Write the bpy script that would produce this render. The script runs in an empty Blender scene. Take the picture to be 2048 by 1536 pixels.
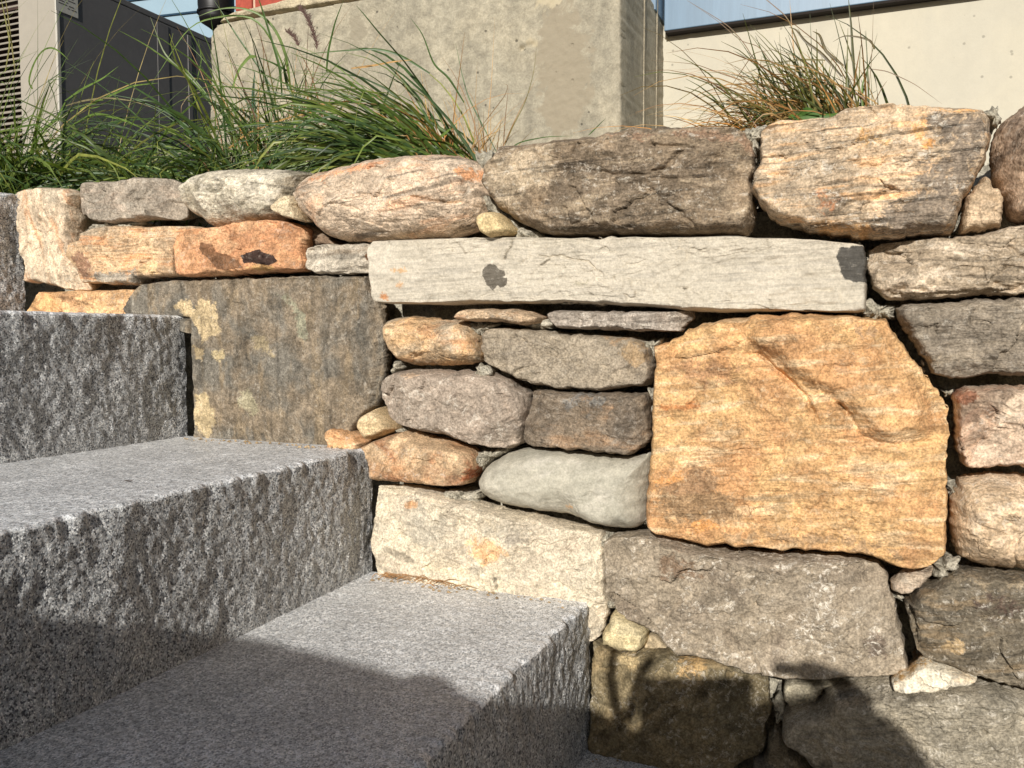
import bpy, math, random
import numpy as np
from mathutils import Vector, Matrix

S = bpy.context.scene
COL = S.collection
# ------------------------------------------------------------------ camera
FPX = 1700.0                       # focal length in photo pixels (2048 wide)
YAW, PITCH, DIST = math.radians(22.5), math.radians(3.37), 1.03
cd = bpy.data.cameras.new('camera'); cam = bpy.data.objects.new('camera', cd); COL.objects.link(cam)
cam.location = (0, -DIST, 0)
cam.rotation_euler = (math.pi / 2 - PITCH, 0, YAW)
cd.sensor_width = 36; cd.lens = FPX / 2048 * 36; cd.clip_start = 0.004; cd.clip_end = 400
S.camera = cam
# ------------------------------------------------------------------ light
SUN_T = Vector((-0.125, 1.0, -0.41)).normalized()       # direction the sunlight travels
w = bpy.data.worlds.new('World'); S.world = w; w.use_nodes = True
wn = w.node_tree.nodes; bg = wn['Background']
sky = wn.new('ShaderNodeTexSky'); sky.sky_type = 'NISHITA'; sky.sun_disc = False
sky.sun_elevation = math.asin(-SUN_T.z)
sky.sun_rotation = math.atan2(-SUN_T.x, -SUN_T.y)
w.node_tree.links.new(sky.outputs[0], bg.inputs[0]); bg.inputs[1].default_value = 0.05
sl = bpy.data.lights.new('sun', 'SUN'); sl.energy = 5.0; sl.angle = math.radians(0.55); sl.color = (1.0, 0.965, 0.905)
so = bpy.data.objects.new('sun', sl); COL.objects.link(so)
so.rotation_euler = SUN_T.to_track_quat('-Z', 'Y').to_euler(); so.location = (3, -8, 5)
S.view_settings.view_transform = 'Standard'; S.view_settings.look = 'None'
S.view_settings.gamma = 1; S.view_settings.exposure = -0.08
S.view_settings.use_curve_mapping = False

# ------------------------------------------------------------------ helpers
RV = np.array([math.cos(YAW), math.sin(YAW), 0.0])
FV = np.array([-math.sin(YAW) * math.cos(PITCH), math.cos(YAW) * math.cos(PITCH), -math.sin(PITCH)])
UV = np.cross(RV, FV); CAM = np.array([0.0, -DIST, 0.0])
CROP = {'P': (0, 0, 1), 'A': (0, 0, .3418), 'B': (600, 0, .3418), 'C': (1300, 0, .36523), 'D': (0, 330, .3418),
        'E': (650, 420, .3418), 'F': (1250, 420, .3906), 'G': (650, 800, .3418), 'H': (1148, 936, .43945),
        'K': (1150, 1250, .24414), 'L': (1550, 1250, .24316)}

def slin(c, k=.80):
    a = np.array(lin(c)); q_ = np.clip(a[1] / .5, 0, 1); a = a * (np.array([.965, .970, .895]) * (1 - q_) + np.array([.985, .965, .95]) * q_); a = a * (1 + .28 * np.clip(1 - (a @ np.array([.3, .55, .15])) / .42, 0, 1)); l = a @ np.array([.3, .55, .15]); return tuple(l + (a - l) * k)

def px(c, pts):
    """survey readings (photo pixels, several enlargements) -> photo pixels"""
    ox, oy, s = CROP[c]; a = np.array(pts, float)
    return a * s + np.array([ox, oy])

def hit(p, y=0.0):
    """survey reading -> point on the vertical plane y"""
    p = np.atleast_2d(np.asarray(p, float))
    d = RV * ((p[:, :1] - 1024) / FPX) + UV * ((768 - p[:, 1:]) / FPX) + FV
    t = (y - CAM[1]) / d[:, 1:2]
    return CAM + d * t

def lin(c):
    c = np.array(c, float) / 255
    return tuple(np.where(c <= .04045, c / 12.92, ((c + .055) / 1.055) ** 2.4))

_perm = np.random.RandomState(7).permutation(256); _perm = np.concatenate([_perm, _perm, _perm])
_g = np.random.RandomState(11).normal(size=(256, 3)); _g /= np.linalg.norm(_g, axis=1)[:, None]
def noise(p):
    pi = np.floor(p).astype(int); f = p - pi; pi &= 255
    u = f * f * f * (f * (f * 6 - 15) + 10)
    out = 0
    for dx in (0, 1):
        wx = u[:, 0] if dx else 1 - u[:, 0]
        a = _perm[pi[:, 0] + dx]
        for dy in (0, 1):
            wy = u[:, 1] if dy else 1 - u[:, 1]
            b = _perm[a + pi[:, 1] + dy]
            for dz in (0, 1):
                wz = u[:, 2] if dz else 1 - u[:, 2]
                g = _g[_perm[b + pi[:, 2] + dz]]
                out = out + wx * wy * wz * (g[:, 0] * (f[:, 0] - dx) + g[:, 1] * (f[:, 1] - dy) + g[:, 2] * (f[:, 2] - dz))
    return out * 1.5
def fbm(p, o=4, r=.5):
    s = 0; a = 1
    for i in range(o):
        s = s + a * noise(p * (2 ** i) + i * 17.3); a *= r
    return s
def sstep(a, b, x):
    t = np.clip((x - a) / (b - a), 0, 1); return t * t * (3 - 2 * t)

def seg_dist(P, Q, closed=False):
    """distance, signed side and arc position of points P (n,2) to polyline Q"""
    A = Q; B = np.roll(Q, -1, 0)
    if not closed: A, B = Q[:-1], Q[1:]
    best = np.full(len(P), 1e9); side = np.zeros(len(P)); arc = np.zeros(len(P))
    L = np.linalg.norm(B - A, axis=1); cum = np.concatenate([[0], np.cumsum(L)])
    for i in range(len(A)):
        d = B[i] - A[i]; l2 = (d ** 2).sum() + 1e-12
        t = np.clip(((P - A[i]) @ d) / l2, 0, 1)
        q = P - A[i] - t[:, None] * d
        dist = np.sqrt((q ** 2).sum(1)); m = dist < best
        best[m] = dist[m]; side[m] = np.sign(d[0] * q[m, 1] - d[1] * q[m, 0]); arc[m] = (cum[i] + t[m] * L[i]) / cum[-1]
    return best, side, arc
def inside(P, Q):
    r = np.zeros(len(P), bool); j = len(Q) - 1
    for i in range(len(Q)):
        c = ((Q[i, 1] > P[:, 1]) != (Q[j, 1] > P[:, 1])) & (P[:, 0] < (Q[j, 0] - Q[i, 0]) * (P[:, 1] - Q[i, 1]) / (Q[j, 1] - Q[i, 1] + 1e-12) + Q[i, 0])
        r ^= c; j = i
    return r

def link(o, parent=None, label=None, cat=None, group=None, kind=None):
    if o.name not in COL.objects: COL.objects.link(o)
    if parent is not None:
        o.parent = parent; o.matrix_parent_inverse = Matrix.Translation(-parent.location)
    if label: o['label'] = label
    if cat: o['category'] = cat
    if group: o['group'] = group
    if kind: o['kind'] = kind
    return o
def empty(name, loc, label, cat, group=None):
    o = bpy.data.objects.new(name, None); o.location = loc; o.empty_display_size = .05
    return link(o, None, label, cat, group)
def mesh_np(name, V, Fq, mat, parent=None, tint=None, smooth=True, origin=None, **kw):
    V = np.asarray(V, float)
    if origin is None: origin = V.mean(0)
    me = bpy.data.meshes.new(name)
    Fq = np.asarray(Fq); k = Fq.shape[1]
    me.vertices.add(len(V)); me.vertices.foreach_set('co', (V - origin).ravel())
    me.loops.add(Fq.size); me.loops.foreach_set('vertex_index', Fq.ravel().astype(np.int32))
    me.polygons.add(len(Fq)); me.polygons.foreach_set('loop_start', np.arange(0, Fq.size, k, dtype=np.int32))
    me.update(calc_edges=True); me.validate()
    me.polygons.foreach_set('use_smooth', [smooth] * len(me.polygons))
    if tint is not None:
        a = me.color_attributes.new('tint', 'FLOAT_COLOR', 'POINT'); a.data.foreach_set('color', np.asarray(tint, float).ravel())
    me.materials.append(mat)
    o = bpy.data.objects.new(name, me); o.location = origin
    return link(o, parent, **kw)
def box(name, lo, hi, mat, parent=None, bev=0.0, **kw):
    lo = Vector(lo); hi = Vector(hi); c = (lo + hi) / 2; h = (hi - lo) / 2
    import bmesh
    bm = bmesh.new(); bmesh.ops.create_cube(bm, size=2)
    for v in bm.verts: v.co = Vector((v.co.x * h.x, v.co.y * h.y, v.co.z * h.z))
    if bev > 0: bmesh.ops.bevel(bm, geom=bm.edges[:], offset=bev, segments=3, profile=.5, affect='EDGES')
    me = bpy.data.meshes.new(name); bm.to_mesh(me); bm.free(); me.materials.append(mat)
    o = bpy.data.objects.new(name, me); o.location = c
    return link(o, parent, **kw)

# ------------------------------------------------------------------ materials
class NT:
    def __init__(s, name):
        s.m = bpy.data.materials.new(name); s.m.use_nodes = True
        s.t = s.m.node_tree; s.b = s.t.nodes['Principled BSDF']
    def n(s, typ, **kw):
        x = s.t.nodes.new(typ)
        for k, v in kw.items():
            if k.startswith('i_'): x.inputs[k[2:].replace('_', ' ')].default_value = v
            else: setattr(x, k, v)
        return x
    def l(s, a, b): s.t.links.new(a, b)
    def noise(s, vec, scale, detail=4, rough=.55, dist=0.0):
        x = s.n('ShaderNodeTexNoise'); s.l(vec, x.inputs['Vector'])
        x.inputs['Scale'].default_value = scale; x.inputs['Detail'].default_value = detail
        x.inputs['Roughness'].default_value = rough; x.inputs['Distortion'].default_value = dist
        return x.outputs['Fac']
    def ramp(s, fac, a, b, va=0.0, vb=1.0):
        x = s.n('ShaderNodeMapRange', clamp=True, interpolation_type='SMOOTHSTEP'); s.l(fac, x.inputs[0])
        for i, v in zip((1, 2, 3, 4), (a, b, va, vb)): x.inputs[i].default_value = v
        return x.outputs[0]
    def math(s, op, a, b=None, clamp=False):
        x = s.n('ShaderNodeMath', operation=op, use_clamp=clamp)
        for i, v in enumerate((a, b)):
            if v is None: continue
            if isinstance(v, (int, float)): x.inputs[i].default_value = v
            else: s.l(v, x.inputs[i])
        return x.outputs[0]
    def mix(s, fac, a, b, mode='MIX'):
        x = s.n('ShaderNodeMix', data_type='RGBA', blend_type=mode)
        for i, v in ((0, fac), (6, a), (7, b)):
            if isinstance(v, (int, float)): x.inputs[i].default_value = v
            elif isinstance(v, tuple): x.inputs[i].default_value = (*v[:3], 1)
            else: s.l(v, x.inputs[i])
        return x.outputs[2]
    def mapping(s, vec, rot=0.0, scale=(1, 1, 1), loc=(0, 0, 0)):
        a = s.n('ShaderNodeMapping'); s.l(vec, a.inputs[0]); a.inputs['Rotation'].default_value = (0, rot, 0); a.inputs['Location'].default_value = loc
        b = s.n('ShaderNodeMapping'); s.l(a.outputs[0], b.inputs[0]); b.inputs['Scale'].default_value = scale
        return b.outputs[0]

def stone_mat(name, c1, c2, c3, ang=0.0, stretch=5.0, dark=.5, fleck=.3, fleckc=(238, 228, 208), grain=.30, bump=.58,
              rough=.85, seed=0, f2=1.0, f3=.8, bigs=9.0, blotch=.35):
    T = NT(name); tc = T.n('ShaderNodeTexCoord').outputs['Object']
    loc = (seed * 1.37, seed * .71, seed * 2.13)
    V = T.mapping(tc, 0, (1, 1, 1), loc)
    lin = slin
    Vs = T.mapping(tc, math.radians(ang), (1, 1.6, stretch), loc)
    Vh = T.mapping(tc, math.radians(ang), (.38, 1, stretch * 1.25), loc)
    n1 = T.noise(V, bigs, 6, .62, .5); n2 = T.noise(Vs, 13, 6, .6, .4)
    n3 = T.noise(Vh, 17, 4, .58, .35); n4 = T.noise(V, 170, 4, .6); n5 = T.noise(V, 430, 1.5, .5); n6 = T.noise(V, 34, 6, .65, .8)
    col = T.mix(T.math('MULTIPLY', T.ramp(n1, .42, .60), f2), lin(c1), lin(c2))
    col = T.mix(T.math('MULTIPLY', T.ramp(n2, .50, .66), f3), col, lin(c3))
    # medium blotches
    
    g = T.ramp(n6, .28, .72, 1 - blotch, 1 + blotch * .8)
    gg = T.math('MULTIPLY', g, T.ramp(n5, .25, .75, 1 - grain, 1 + grain))
    gg = T.math('MULTIPLY', gg, T.ramp(n4, .3, .7, 1 - grain * .6, 1 + grain * .6))
    gg = T.math('MULTIPLY', gg, T.ramp(n3, .34, .47, 1 - dark, 1.0))
    nl = T.noise(Vs, 6.5, 5, .62, .5); tf = T.math('FRACT', T.math('MULTIPLY', nl, 9.0))
    led = T.ramp(tf, .90, 1.0); nlm = T.ramp(T.noise(V, 15, 3, .6), .45, .60)
    ter = T.math('MULTIPLY', T.math('SUBTRACT', led, tf), nlm)
    gg = T.math('MULTIPLY', gg, T.math('SUBTRACT', 1.0, T.math('MULTIPLY', T.math('MULTIPLY', T.ramp(T.math('ABSOLUTE', T.math('SUBTRACT', tf, .93)), .0, .06, 1, 0), nlm), dark * .9)))
    # placed stains
    at = T.n('ShaderNodeAttribute', attribute_name='tint', attribute_type='GEOMETRY')
    am = T.math('ADD', at.outputs['Alpha'], T.math('MULTIPLY', T.math('SUBTRACT', T.noise(V, 85, 7, .78, .8), .5), 2.2))
    am = T.math('MULTIPLY', T.ramp(am, .36, .64), T.ramp(at.outputs['Alpha'], .02, .2))
    col = T.mix(am, col, at.outputs['Color'])
    cc = T.n('ShaderNodeCombineColor'); [T.l(gg, cc.inputs[i]) for i in range(3)]
    col = T.mix(1.0, col, cc.outputs[0], 'MULTIPLY')
    fl = T.math('MULTIPLY', T.ramp(T.noise(V, 130, 6, .8, .8), .50, .62), T.ramp(T.noise(Vs, 18, 6, .7, .9), .46, .60))
    fl = T.math('MULTIPLY', fl, fleck, clamp=True)
    col = T.mix(fl, col, lin(fleckc))
    T.l(col, T.b.inputs['Base Color'])
    T.b.inputs['Roughness'].default_value = rough
    T.l(T.ramp(n4, .4, .75, .15, .55), T.b.inputs['Specular IOR Level'])
    h = T.math('ADD', T.math('MULTIPLY', n3, .8), T.math('MULTIPLY', n4, .5))
    h = T.math('ADD', h, T.math('MULTIPLY', ter, .42)); h = T.math('ADD', h, T.math('MULTIPLY', n5, .10)); h = T.math('ADD', h, T.math('MULTIPLY', n6, .8))
    bp = T.n('ShaderNodeBump'); T.l(h, bp.inputs['Height']); bp.inputs['Strength'].default_value = bump; bp.inputs['Distance'].default_value = .006
    T.l(bp.outputs[0], T.b.inputs['Normal'])
    return T.m

def granite_mat(name, smoothness=0):
    T = NT(name); tc = T.n('ShaderNodeTexCoord').outputs['Object']
    V = T.mapping(tc, 0, (1.25, 1.0, 1.0)) if smoothness else T.mapping(tc, 0, (1, 1.0, .9))
    vo = T.n('ShaderNodeTexVoronoi', feature='F1'); T.l(V, vo.inputs['Vector']); vo.inputs['Scale'].default_value = (600 if smoothness else 680)
    vo.inputs['Randomness'].default_value = 1
    sp = T.n('ShaderNodeSeparateColor'); T.l(vo.outputs['Color'], sp.inputs[0])
    base = T.ramp(sp.outputs[0], .0, 1.0, .25, .70) 
    cr = T.n('ShaderNodeValToRGB'); T.l(sp.outputs[0], cr.inputs[0]); cr.color_ramp.interpolation = 'CONSTANT'
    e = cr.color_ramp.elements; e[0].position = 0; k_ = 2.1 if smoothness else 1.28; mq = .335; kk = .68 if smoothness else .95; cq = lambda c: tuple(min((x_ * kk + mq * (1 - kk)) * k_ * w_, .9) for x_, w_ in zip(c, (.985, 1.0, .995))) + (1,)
    e[0].color = cq((.06, .06, .065)); e[1].position = .17; e[1].color = cq((.27, .27, .27))
    for p, c in ((.36, (.46, .44, .42)), (.58, (.34, .335, .335)), (.78, (.62, .605, .58)), (.93, (.20, .19, .185))):
        k = e.new(p); k.color = cq(c)
    n1 = T.noise(V, 900, 2, .6); n2 = T.noise(V, 130, 5, .65); n3 = T.noise(V, 12, 5, .6, .4)
    v = T.math('MULTIPLY', T.ramp(n1, .25, .75, .72, 1.28), T.ramp(n2, .3, .7, .70, 1.28))
    v = T.math('MULTIPLY', v, T.ramp(n3, .3, .7, .86, 1.1))
    cc = T.n('ShaderNodeCombineColor'); [T.l(v, cc.inputs[i]) for i in range(3)]
    col = T.mix(1.0, cr.outputs[0], cc.outputs[0], 'MULTIPLY')
    col = T.mix(T.math('MULTIPLY', T.ramp(T.noise(V, 5, 5, .6, .5), .55, .70), .18), col, (.36, .34, .30))
    T.l(col, T.b.inputs['Base Color'])
    T.l(T.ramp(sp.outputs[1], .80, .97, .62, .28), T.b.inputs['Roughness'])
    T.b.inputs['Specular IOR Level'].default_value = .5
    h = T.math('ADD', T.math('MULTIPLY', sp.outputs[2], .35), T.math('MULTIPLY', n2, .9))
    h = T.math('ADD', h, T.math('MULTIPLY', n1, .2))
    bp = T.n('ShaderNodeBump'); T.l(h, bp.inputs['Height']); bp.inputs['Strength'].default_value = .45 if smoothness else .9
    bp.inputs['Distance'].default_value = .0016 if smoothness else .004
    T.l(bp.outputs[0], T.b.inputs['Normal'])
    return T.m

def concrete_mat(name, c1, c2, pits=.5, agg=.4, bump=.4, seed=0, streak=.15, rough=.85):
    T = NT(name); tc = T.n('ShaderNodeTexCoord').outputs['Object']; V = T.mapping(tc, 0, (1, 1, 1), (seed, seed * 2, seed * 3))
    n1 = T.noise(V, 3.2, 7, .65, .6); n2 = T.noise(V, 40, 6, .7, .4); n3 = T.noise(V, 260, 4, .7)
    vs = T.mapping(tc, 0, (9, 9, .8)); n4 = T.noise(vs, 1.6, 5, .6, .3)
    col = T.mix(T.ramp(n1, .42, .60), lin(c1), lin(c2))
    v = T.math('MULTIPLY', T.ramp(n2, .28, .72, 1 - agg, 1 + agg * .8), T.ramp(n3, .3, .7, 1 - agg * .6, 1 + agg * .6))
    v = T.math('MULTIPLY', v, T.ramp(n4, .3, .7, 1 - streak, 1 + streak))
    vo = T.n('ShaderNodeTexVoronoi'); T.l(V, vo.inputs['Vector']); vo.inputs['Scale'].default_value = 55
    sp = T.n('ShaderNodeSeparateColor'); T.l(vo.outputs['Color'], sp.inputs[0])
    pit = T.math('MULTIPLY', T.ramp(vo.outputs['Distance'], .10, .22, 1, 0), T.ramp(sp.outputs[0], .86, .9))
    v = T.math('MULTIPLY', v, T.math('SUBTRACT', 1.0, T.math('MULTIPLY', pit, pits)))
    cc = T.n('ShaderNodeCombineColor'); [T.l(v, cc.inputs[i]) for i in range(3)]
    col = T.mix(1.0, col, cc.outputs[0], 'MULTIPLY')
    at = T.n('ShaderNodeAttribute', attribute_name='tint', attribute_type='GEOMETRY')
    am = T.math('ADD', at.outputs['Alpha'], T.math('MULTIPLY', T.math('SUBTRACT', T.noise(V, 30, 6, .7, .6), .5), 1.2))
    am = T.math('MULTIPLY', T.ramp(am, .40, .62), T.ramp(at.outputs['Alpha'], .02, .2))
    col = T.mix(am, col, at.outputs['Color'])
    T.l(col, T.b.inputs['Base Color']); T.b.inputs['Roughness'].default_value = rough
    h = T.math('ADD', T.math('MULTIPLY', n2, 1.0), T.math('MULTIPLY', n3, .5)); h = T.math('SUBTRACT', h, T.math('MULTIPLY', pit, 1.5))
    bp = T.n('ShaderNodeBump'); T.l(h, bp.inputs['Height']); bp.inputs['Strength'].default_value = bump; bp.inputs['Distance'].default_value = .004
    T.l(bp.outputs[0], T.b.inputs['Normal'])
    return T.m

def plain_mat(name, c, rough=.6, metal=0.0, var=.08, scale=60, bump=0.0, spec=.5, stretch=(1, 1, 1)):
    T = NT(name); V = T.mapping(T.n('ShaderNodeTexCoord').outputs['Object'], 0, stretch)
    n = T.math('MULTIPLY', T.ramp(T.noise(V, scale, 5, .65), .3, .7, 1 - var, 1 + var), T.ramp(T.noise(V, scale * .08, 4, .6), .3, .7, 1 - var, 1 + var))
    cc = T.n('ShaderNodeCombineColor'); [T.l(n, cc.inputs[i]) for i in range(3)]
    T.l(T.mix(1.0, lin(c), cc.outputs[0], 'MULTIPLY'), T.b.inputs['Base Color'])
    T.b.inputs['Roughness'].default_value = rough; T.b.inputs['Metallic'].default_value = metal; T.b.inputs['Specular IOR Level'].default_value = spec
    if bump:
        bp = T.n('ShaderNodeBump'); T.l(T.noise(V, scale * 3, 4, .6), bp.inputs['Height']); bp.inputs['Strength'].default_value = bump; bp.inputs['Distance'].default_value = .002
        T.l(bp.outputs[0], T.b.inputs['Normal'])
    return T.m

# ------------------------------------------------------------------ stones
def resample(Q, step):
    B = np.roll(Q, -1, 0); L = np.linalg.norm(B - Q, axis=1); cum = np.concatenate([[0], np.cumsum(L)])
    n = max(16, int(cum[-1] / step)); s = np.linspace(0, cum[-1], n, endpoint=False)
    QQ = np.vstack([Q, Q[:1]])
    return np.stack([np.interp(s, cum, QQ[:, i]) for i in range(2)], 1)
def chaikin(Q, n=1):
    for _ in range(n):
        B = np.roll(Q, -1, 0); Q = np.stack([.8 * Q + .2 * B, .2 * Q + .8 * B], 1).reshape(-1, 2)
    return Q

def build_stone(parent, xz, mat, name='stone', ye=0.0, prot=.02, r=.02, rnd=1.0, facets=4, fa=.25, low=.003, mid=.0012, fine=.0005,
                strata=0.0, sang=0.0, sfreq=90., terr=0.0, back=.12, step=.0021, seed=1, cracks=(), ledges=(), patches=(), jag=.0012,
                tilt=(0, 0), soft=1, taper=1.0, chip=.0011, csz=.022, label=None, kind=None):
    rs = np.random.RandomState(seed)
    Q = chaikin(np.asarray(xz), soft if (r > .03 or not taper) else 0); Q = resample(Q, step)
    c = Q.mean(0); off = np.array([seed * 3.1, seed * 1.7])
    # ragged outline
    n3 = lambda P, k, y=0.0: np.stack([P[:, 0] * k + off[0], np.full(len(P), y + seed * .37), P[:, 1] * k + off[1]], 1)
    dirs = Q - c; rad = np.linalg.norm(dirs, axis=1); dirs /= rad[:, None]
    Q = Q + dirs * (-(.0008 if taper else 0) + jag * 2.2 * fbm(n3(Q, 70), 4, .6) + jag * 1.2 * noise(n3(Q, 420)))[:, None]
    M = int(max(6, rad.max() / (step * 1.05)))
    s = np.linspace(0, 1, M + 1)[1:]; s = 1 - (1 - s) ** 1.15
    P = c + (Q - c)[None] * s[:, None, None]; nb = len(Q); P2 = np.vstack([P.reshape(-1, 2), c[None]])
    d, _, _ = seg_dist(P2, Q[::max(1, nb // 130)], True); d[(M - 1) * nb:M * nb] = 0
    rr = r * (.80 if r > .03 else .48) * (1 + .9 * fbm(n3(P2, 13), 3)); rr = np.maximum(rr, .002)
    t = np.clip(d / rr, 0, 1); prof = (1 - (1 - t) ** (2 * rnd)) ** .5 if rnd >= 1 else t ** rnd
    h = prot * prof
    size = rad.max(); pn = (P2 - c)
    h = h + (pn @ np.array(tilt)) * sstep(0, .03, d)
    env = sstep(0, max(.006, r * .5), d)
    for i in range(facets):                                    # broken faces: clip with tilted planes
        a = rs.uniform(0, 2 * math.pi); n = np.array([math.cos(a), math.sin(a)])
        reach = np.percentile((Q - c) @ n, 97)
        k = rs.uniform(.25, .9) * fa * 4
        pl = prot * (1.0 + rs.uniform(-.1, .25)) - k * ((pn @ n) - reach * rs.uniform(.45, .85)) + .003 * fbm(n3(P2, 28, i), 3)
        h = np.minimum(h, np.maximum(pl, prot * .1))
    h = h + low * fbm(n3(P2, 14), 3) * env * 1.6 + mid * fbm(n3(P2, 60), 4, .6) * 1.15 * (.4 + .6 * env) + fine * fbm(n3(P2, 170), 2) * 1.5
    if strata or terr:
        ca, sa = math.cos(math.radians(sang)), math.sin(math.radians(sang))
        u = P2[:, 0] * ca + P2[:, 1] * sa; v = -P2[:, 0] * sa + P2[:, 1] * ca
        v = v + .004 * fbm(n3(P2, 12, 4), 3)
        if strata:
            q = np.stack([u * sfreq * .12, np.full(len(u), seed * 1.9), v * sfreq + off[1]], 1)
            f = fbm(q, 4, .55); h = h - strata * np.abs(f) * 2.0 * (.3 + .7 * sstep(-.3, .3, fbm(n3(P2, 8, 9), 3)))
            h = h + strata * .8
        if terr:
            q = np.stack([u * 7, np.full(len(u), seed * .9), v * 16 + off[1]], 1)
            f = fbm(q, 4, .55) * 3.0 + 5; fl = np.floor(f); h = h + terr * (fl + sstep(.72, 1.0, f - fl) - 5) * env
    if chip:                                                   # small broken facets
        for sz, am in ((csz * 1.3, chip), (csz * .45, chip * .32)):
            ns = int(np.clip((rad.mean() * 2 / sz) ** 2 * .8, 6, 420)); sp_ = c + rs.uniform(-1, 1, (ns, 2)) * np.abs(Q - c).max(0)
            tl = rs.normal(size=(ns, 2)) * am / sz * 2.6; of = rs.normal(size=ns) * am * .7
            W = P2 + sz * .28 * np.stack([fbm(n3(P2, .9 / sz, 21), 3), fbm(n3(P2, .9 / sz, 22), 3)], 1)
            dd = ((W[:, None, :] - sp_[None]) ** 2).sum(2) if len(W) * ns < 3e7 else None
            if dd is None: nn = np.concatenate([((w_[:, None, :] - sp_[None]) ** 2).sum(2).argmin(1) for w_ in np.array_split(W, 12)])
            else: nn = dd.argmin(1)
            h = h + (((P2 - sp_[nn]) * tl[nn]).sum(1) + of[nn]) * (.25 + .75 * env)
    for pl, amp, dec in ledges:
        D, sd, arc = seg_dist(P2 + .0015 * np.stack([fbm(n3(P2, 60, 2), 3), fbm(n3(P2, 60, 3), 3)], 1), pl)
        fade = sstep(0, .12, arc) * sstep(0, .12, 1 - arc)
        if dec > .0655: h = h + amp * fade * np.where(sd < 0, sstep(0, .022 + .008 * fbm(n3(P2, 30, 8), 3), D) * np.exp(-D / dec), 0)
        else: h = h + amp * fade * np.where(sd < 0, np.exp(-D / dec), 0)
    for pl, dep, wd in cracks:
        D, sd, arc = seg_dist(P2 + .0025 * np.stack([fbm(n3(P2, 50, 5), 3), fbm(n3(P2, 50, 6), 3)], 1), pl)
        fade = sstep(0, .1, arc + .03) * sstep(0, .1, 1.03 - arc)
        h = h - dep * fade * np.exp(-(D / wd) ** 2)
    tint = np.zeros((len(P2), 4)); tint[:, :3] = .3
    bw = np.full(len(P2), -1e9)
    for kind_, pts, colr, feather in patches:
        D, _, _ = seg_dist(P2, pts, True); sgn = np.where(inside(P2, pts), D, -D) + feather * .5 * fbm(n3(P2, 45, 7), 3)
        m = sstep(-feather, feather, sgn); near = sgn > bw
        tint[near, :3] = slin(colr, .85); bw = np.maximum(bw, sgn); tint[:, 3] = np.maximum(tint[:, 3], m * (1.0 if feather < .0045 else .74))
    V = np.stack([P2[:, 0], ye - h, P2[:, 1]], 1)
    # side wall behind the face
    ybk = []
    for fr in (.10, .30, .62, 1.0):
        ins = np.minimum(.62 * (back - ye) * max(0, fr - .04), .62 * rad) * taper
        R = c + dirs * (rad - ins)[:, None] + dirs * (.002 * fbm(n3(Q, 60, fr * 9), 3))[:, None]
        ybk.append(np.stack([R[:, 0], np.full(nb, ye) + (back - ye) * fr, R[:, 1]], 1))
    nP = len(V); V = np.vstack([V] + ybk)
    T_ = np.zeros((len(V), 4)); T_[:nP] = tint; k = len(V) - nP; T_[nP:] = np.tile(tint[(M - 1) * nb:M * nb], (k // nb, 1))
    i = np.arange(nb); j = (i + 1) % nb; F = []
    for k in range(M - 1): F.append(np.stack([k * nb + i, (k + 1) * nb + i, (k + 1) * nb + j, k * nb + j], 1))
    a = (M - 1) * nb
    for q in range(len(ybk)):
        b = nP + q * nb; F.append(np.stack([a + i, b + i, b + j, a + j], 1)); a = b
    F.append(np.stack([np.full(nb, nP - 1), 0 * nb + i, 0 * nb + j, np.full(nb, nP - 1)], 1))
    F = np.vstack(F)
    # orientation: make normals face -y
    p0, p1, p2 = V[F[0, 0]], V[F[0, 1]], V[F[0, 2]]
    if np.cross(p1 - p0, p2 - p0)[1] > 0: F = F[:, ::-1]
    tri = F[-nb:]; quad = F[:-nb]
    tri = np.stack([tri[:, 0], tri[:, 1], tri[:, 2]], 1) if F[-1, 0] != F[-1, 1] else tri[:, 1:]
    allF = np.vstack([np.stack([quad[:, 0], quad[:, 1], quad[:, 2]], 1), np.stack([quad[:, 0], quad[:, 2], quad[:, 3]], 1), tri])
    return mesh_np(name, V, allF, mat, parent, T_, origin=V.mean(0), label=label, kind=kind)

wall = empty('stone_wall', (-.5, .05, -.5), 'dry-laid retaining wall of mixed tan, orange, grey and brown field stones beside the granite steps', 'stone wall')
SEED = [10]
def ST(crop, pts, cols, label, m=None, cracks=(), ledges=(), patches=(), **kw):
    SEED[0] += 1; sd = SEED[0]; ye = kw.get('ye', 0.0); yp = ye - kw.get('prot', .02) * .4
    xz = hit(px(crop, pts), yp)[:, [0, 2]]
    cv = lambda c, p, yy=None: hit(px(c, p), ye - kw.get('prot', .02))[:, [0, 2]]
    mat = stone_mat('stone_' + label.split(' ')[0] + '_%d' % sd, *cols, seed=sd, **(m or {}))
    return build_stone(wall, xz, mat, seed=sd, label=label,
                       cracks=[(cv(c, p), dep, wd) for c, p, dep, wd in cracks],
                       ledges=[(cv(c, p), a, dc) for c, p, a, dc in ledges],
                       patches=[(0, cv(c, p), col, f) for c, p, col, f in patches], **kw)
def ell(cx, cy, rx, ry, n=18, a0=0):
    return [(cx + rx * math.cos(2 * math.pi * i / n + a0), cy + ry * math.sin(2 * math.pi * i / n + a0)) for i in range(n)]

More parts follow.
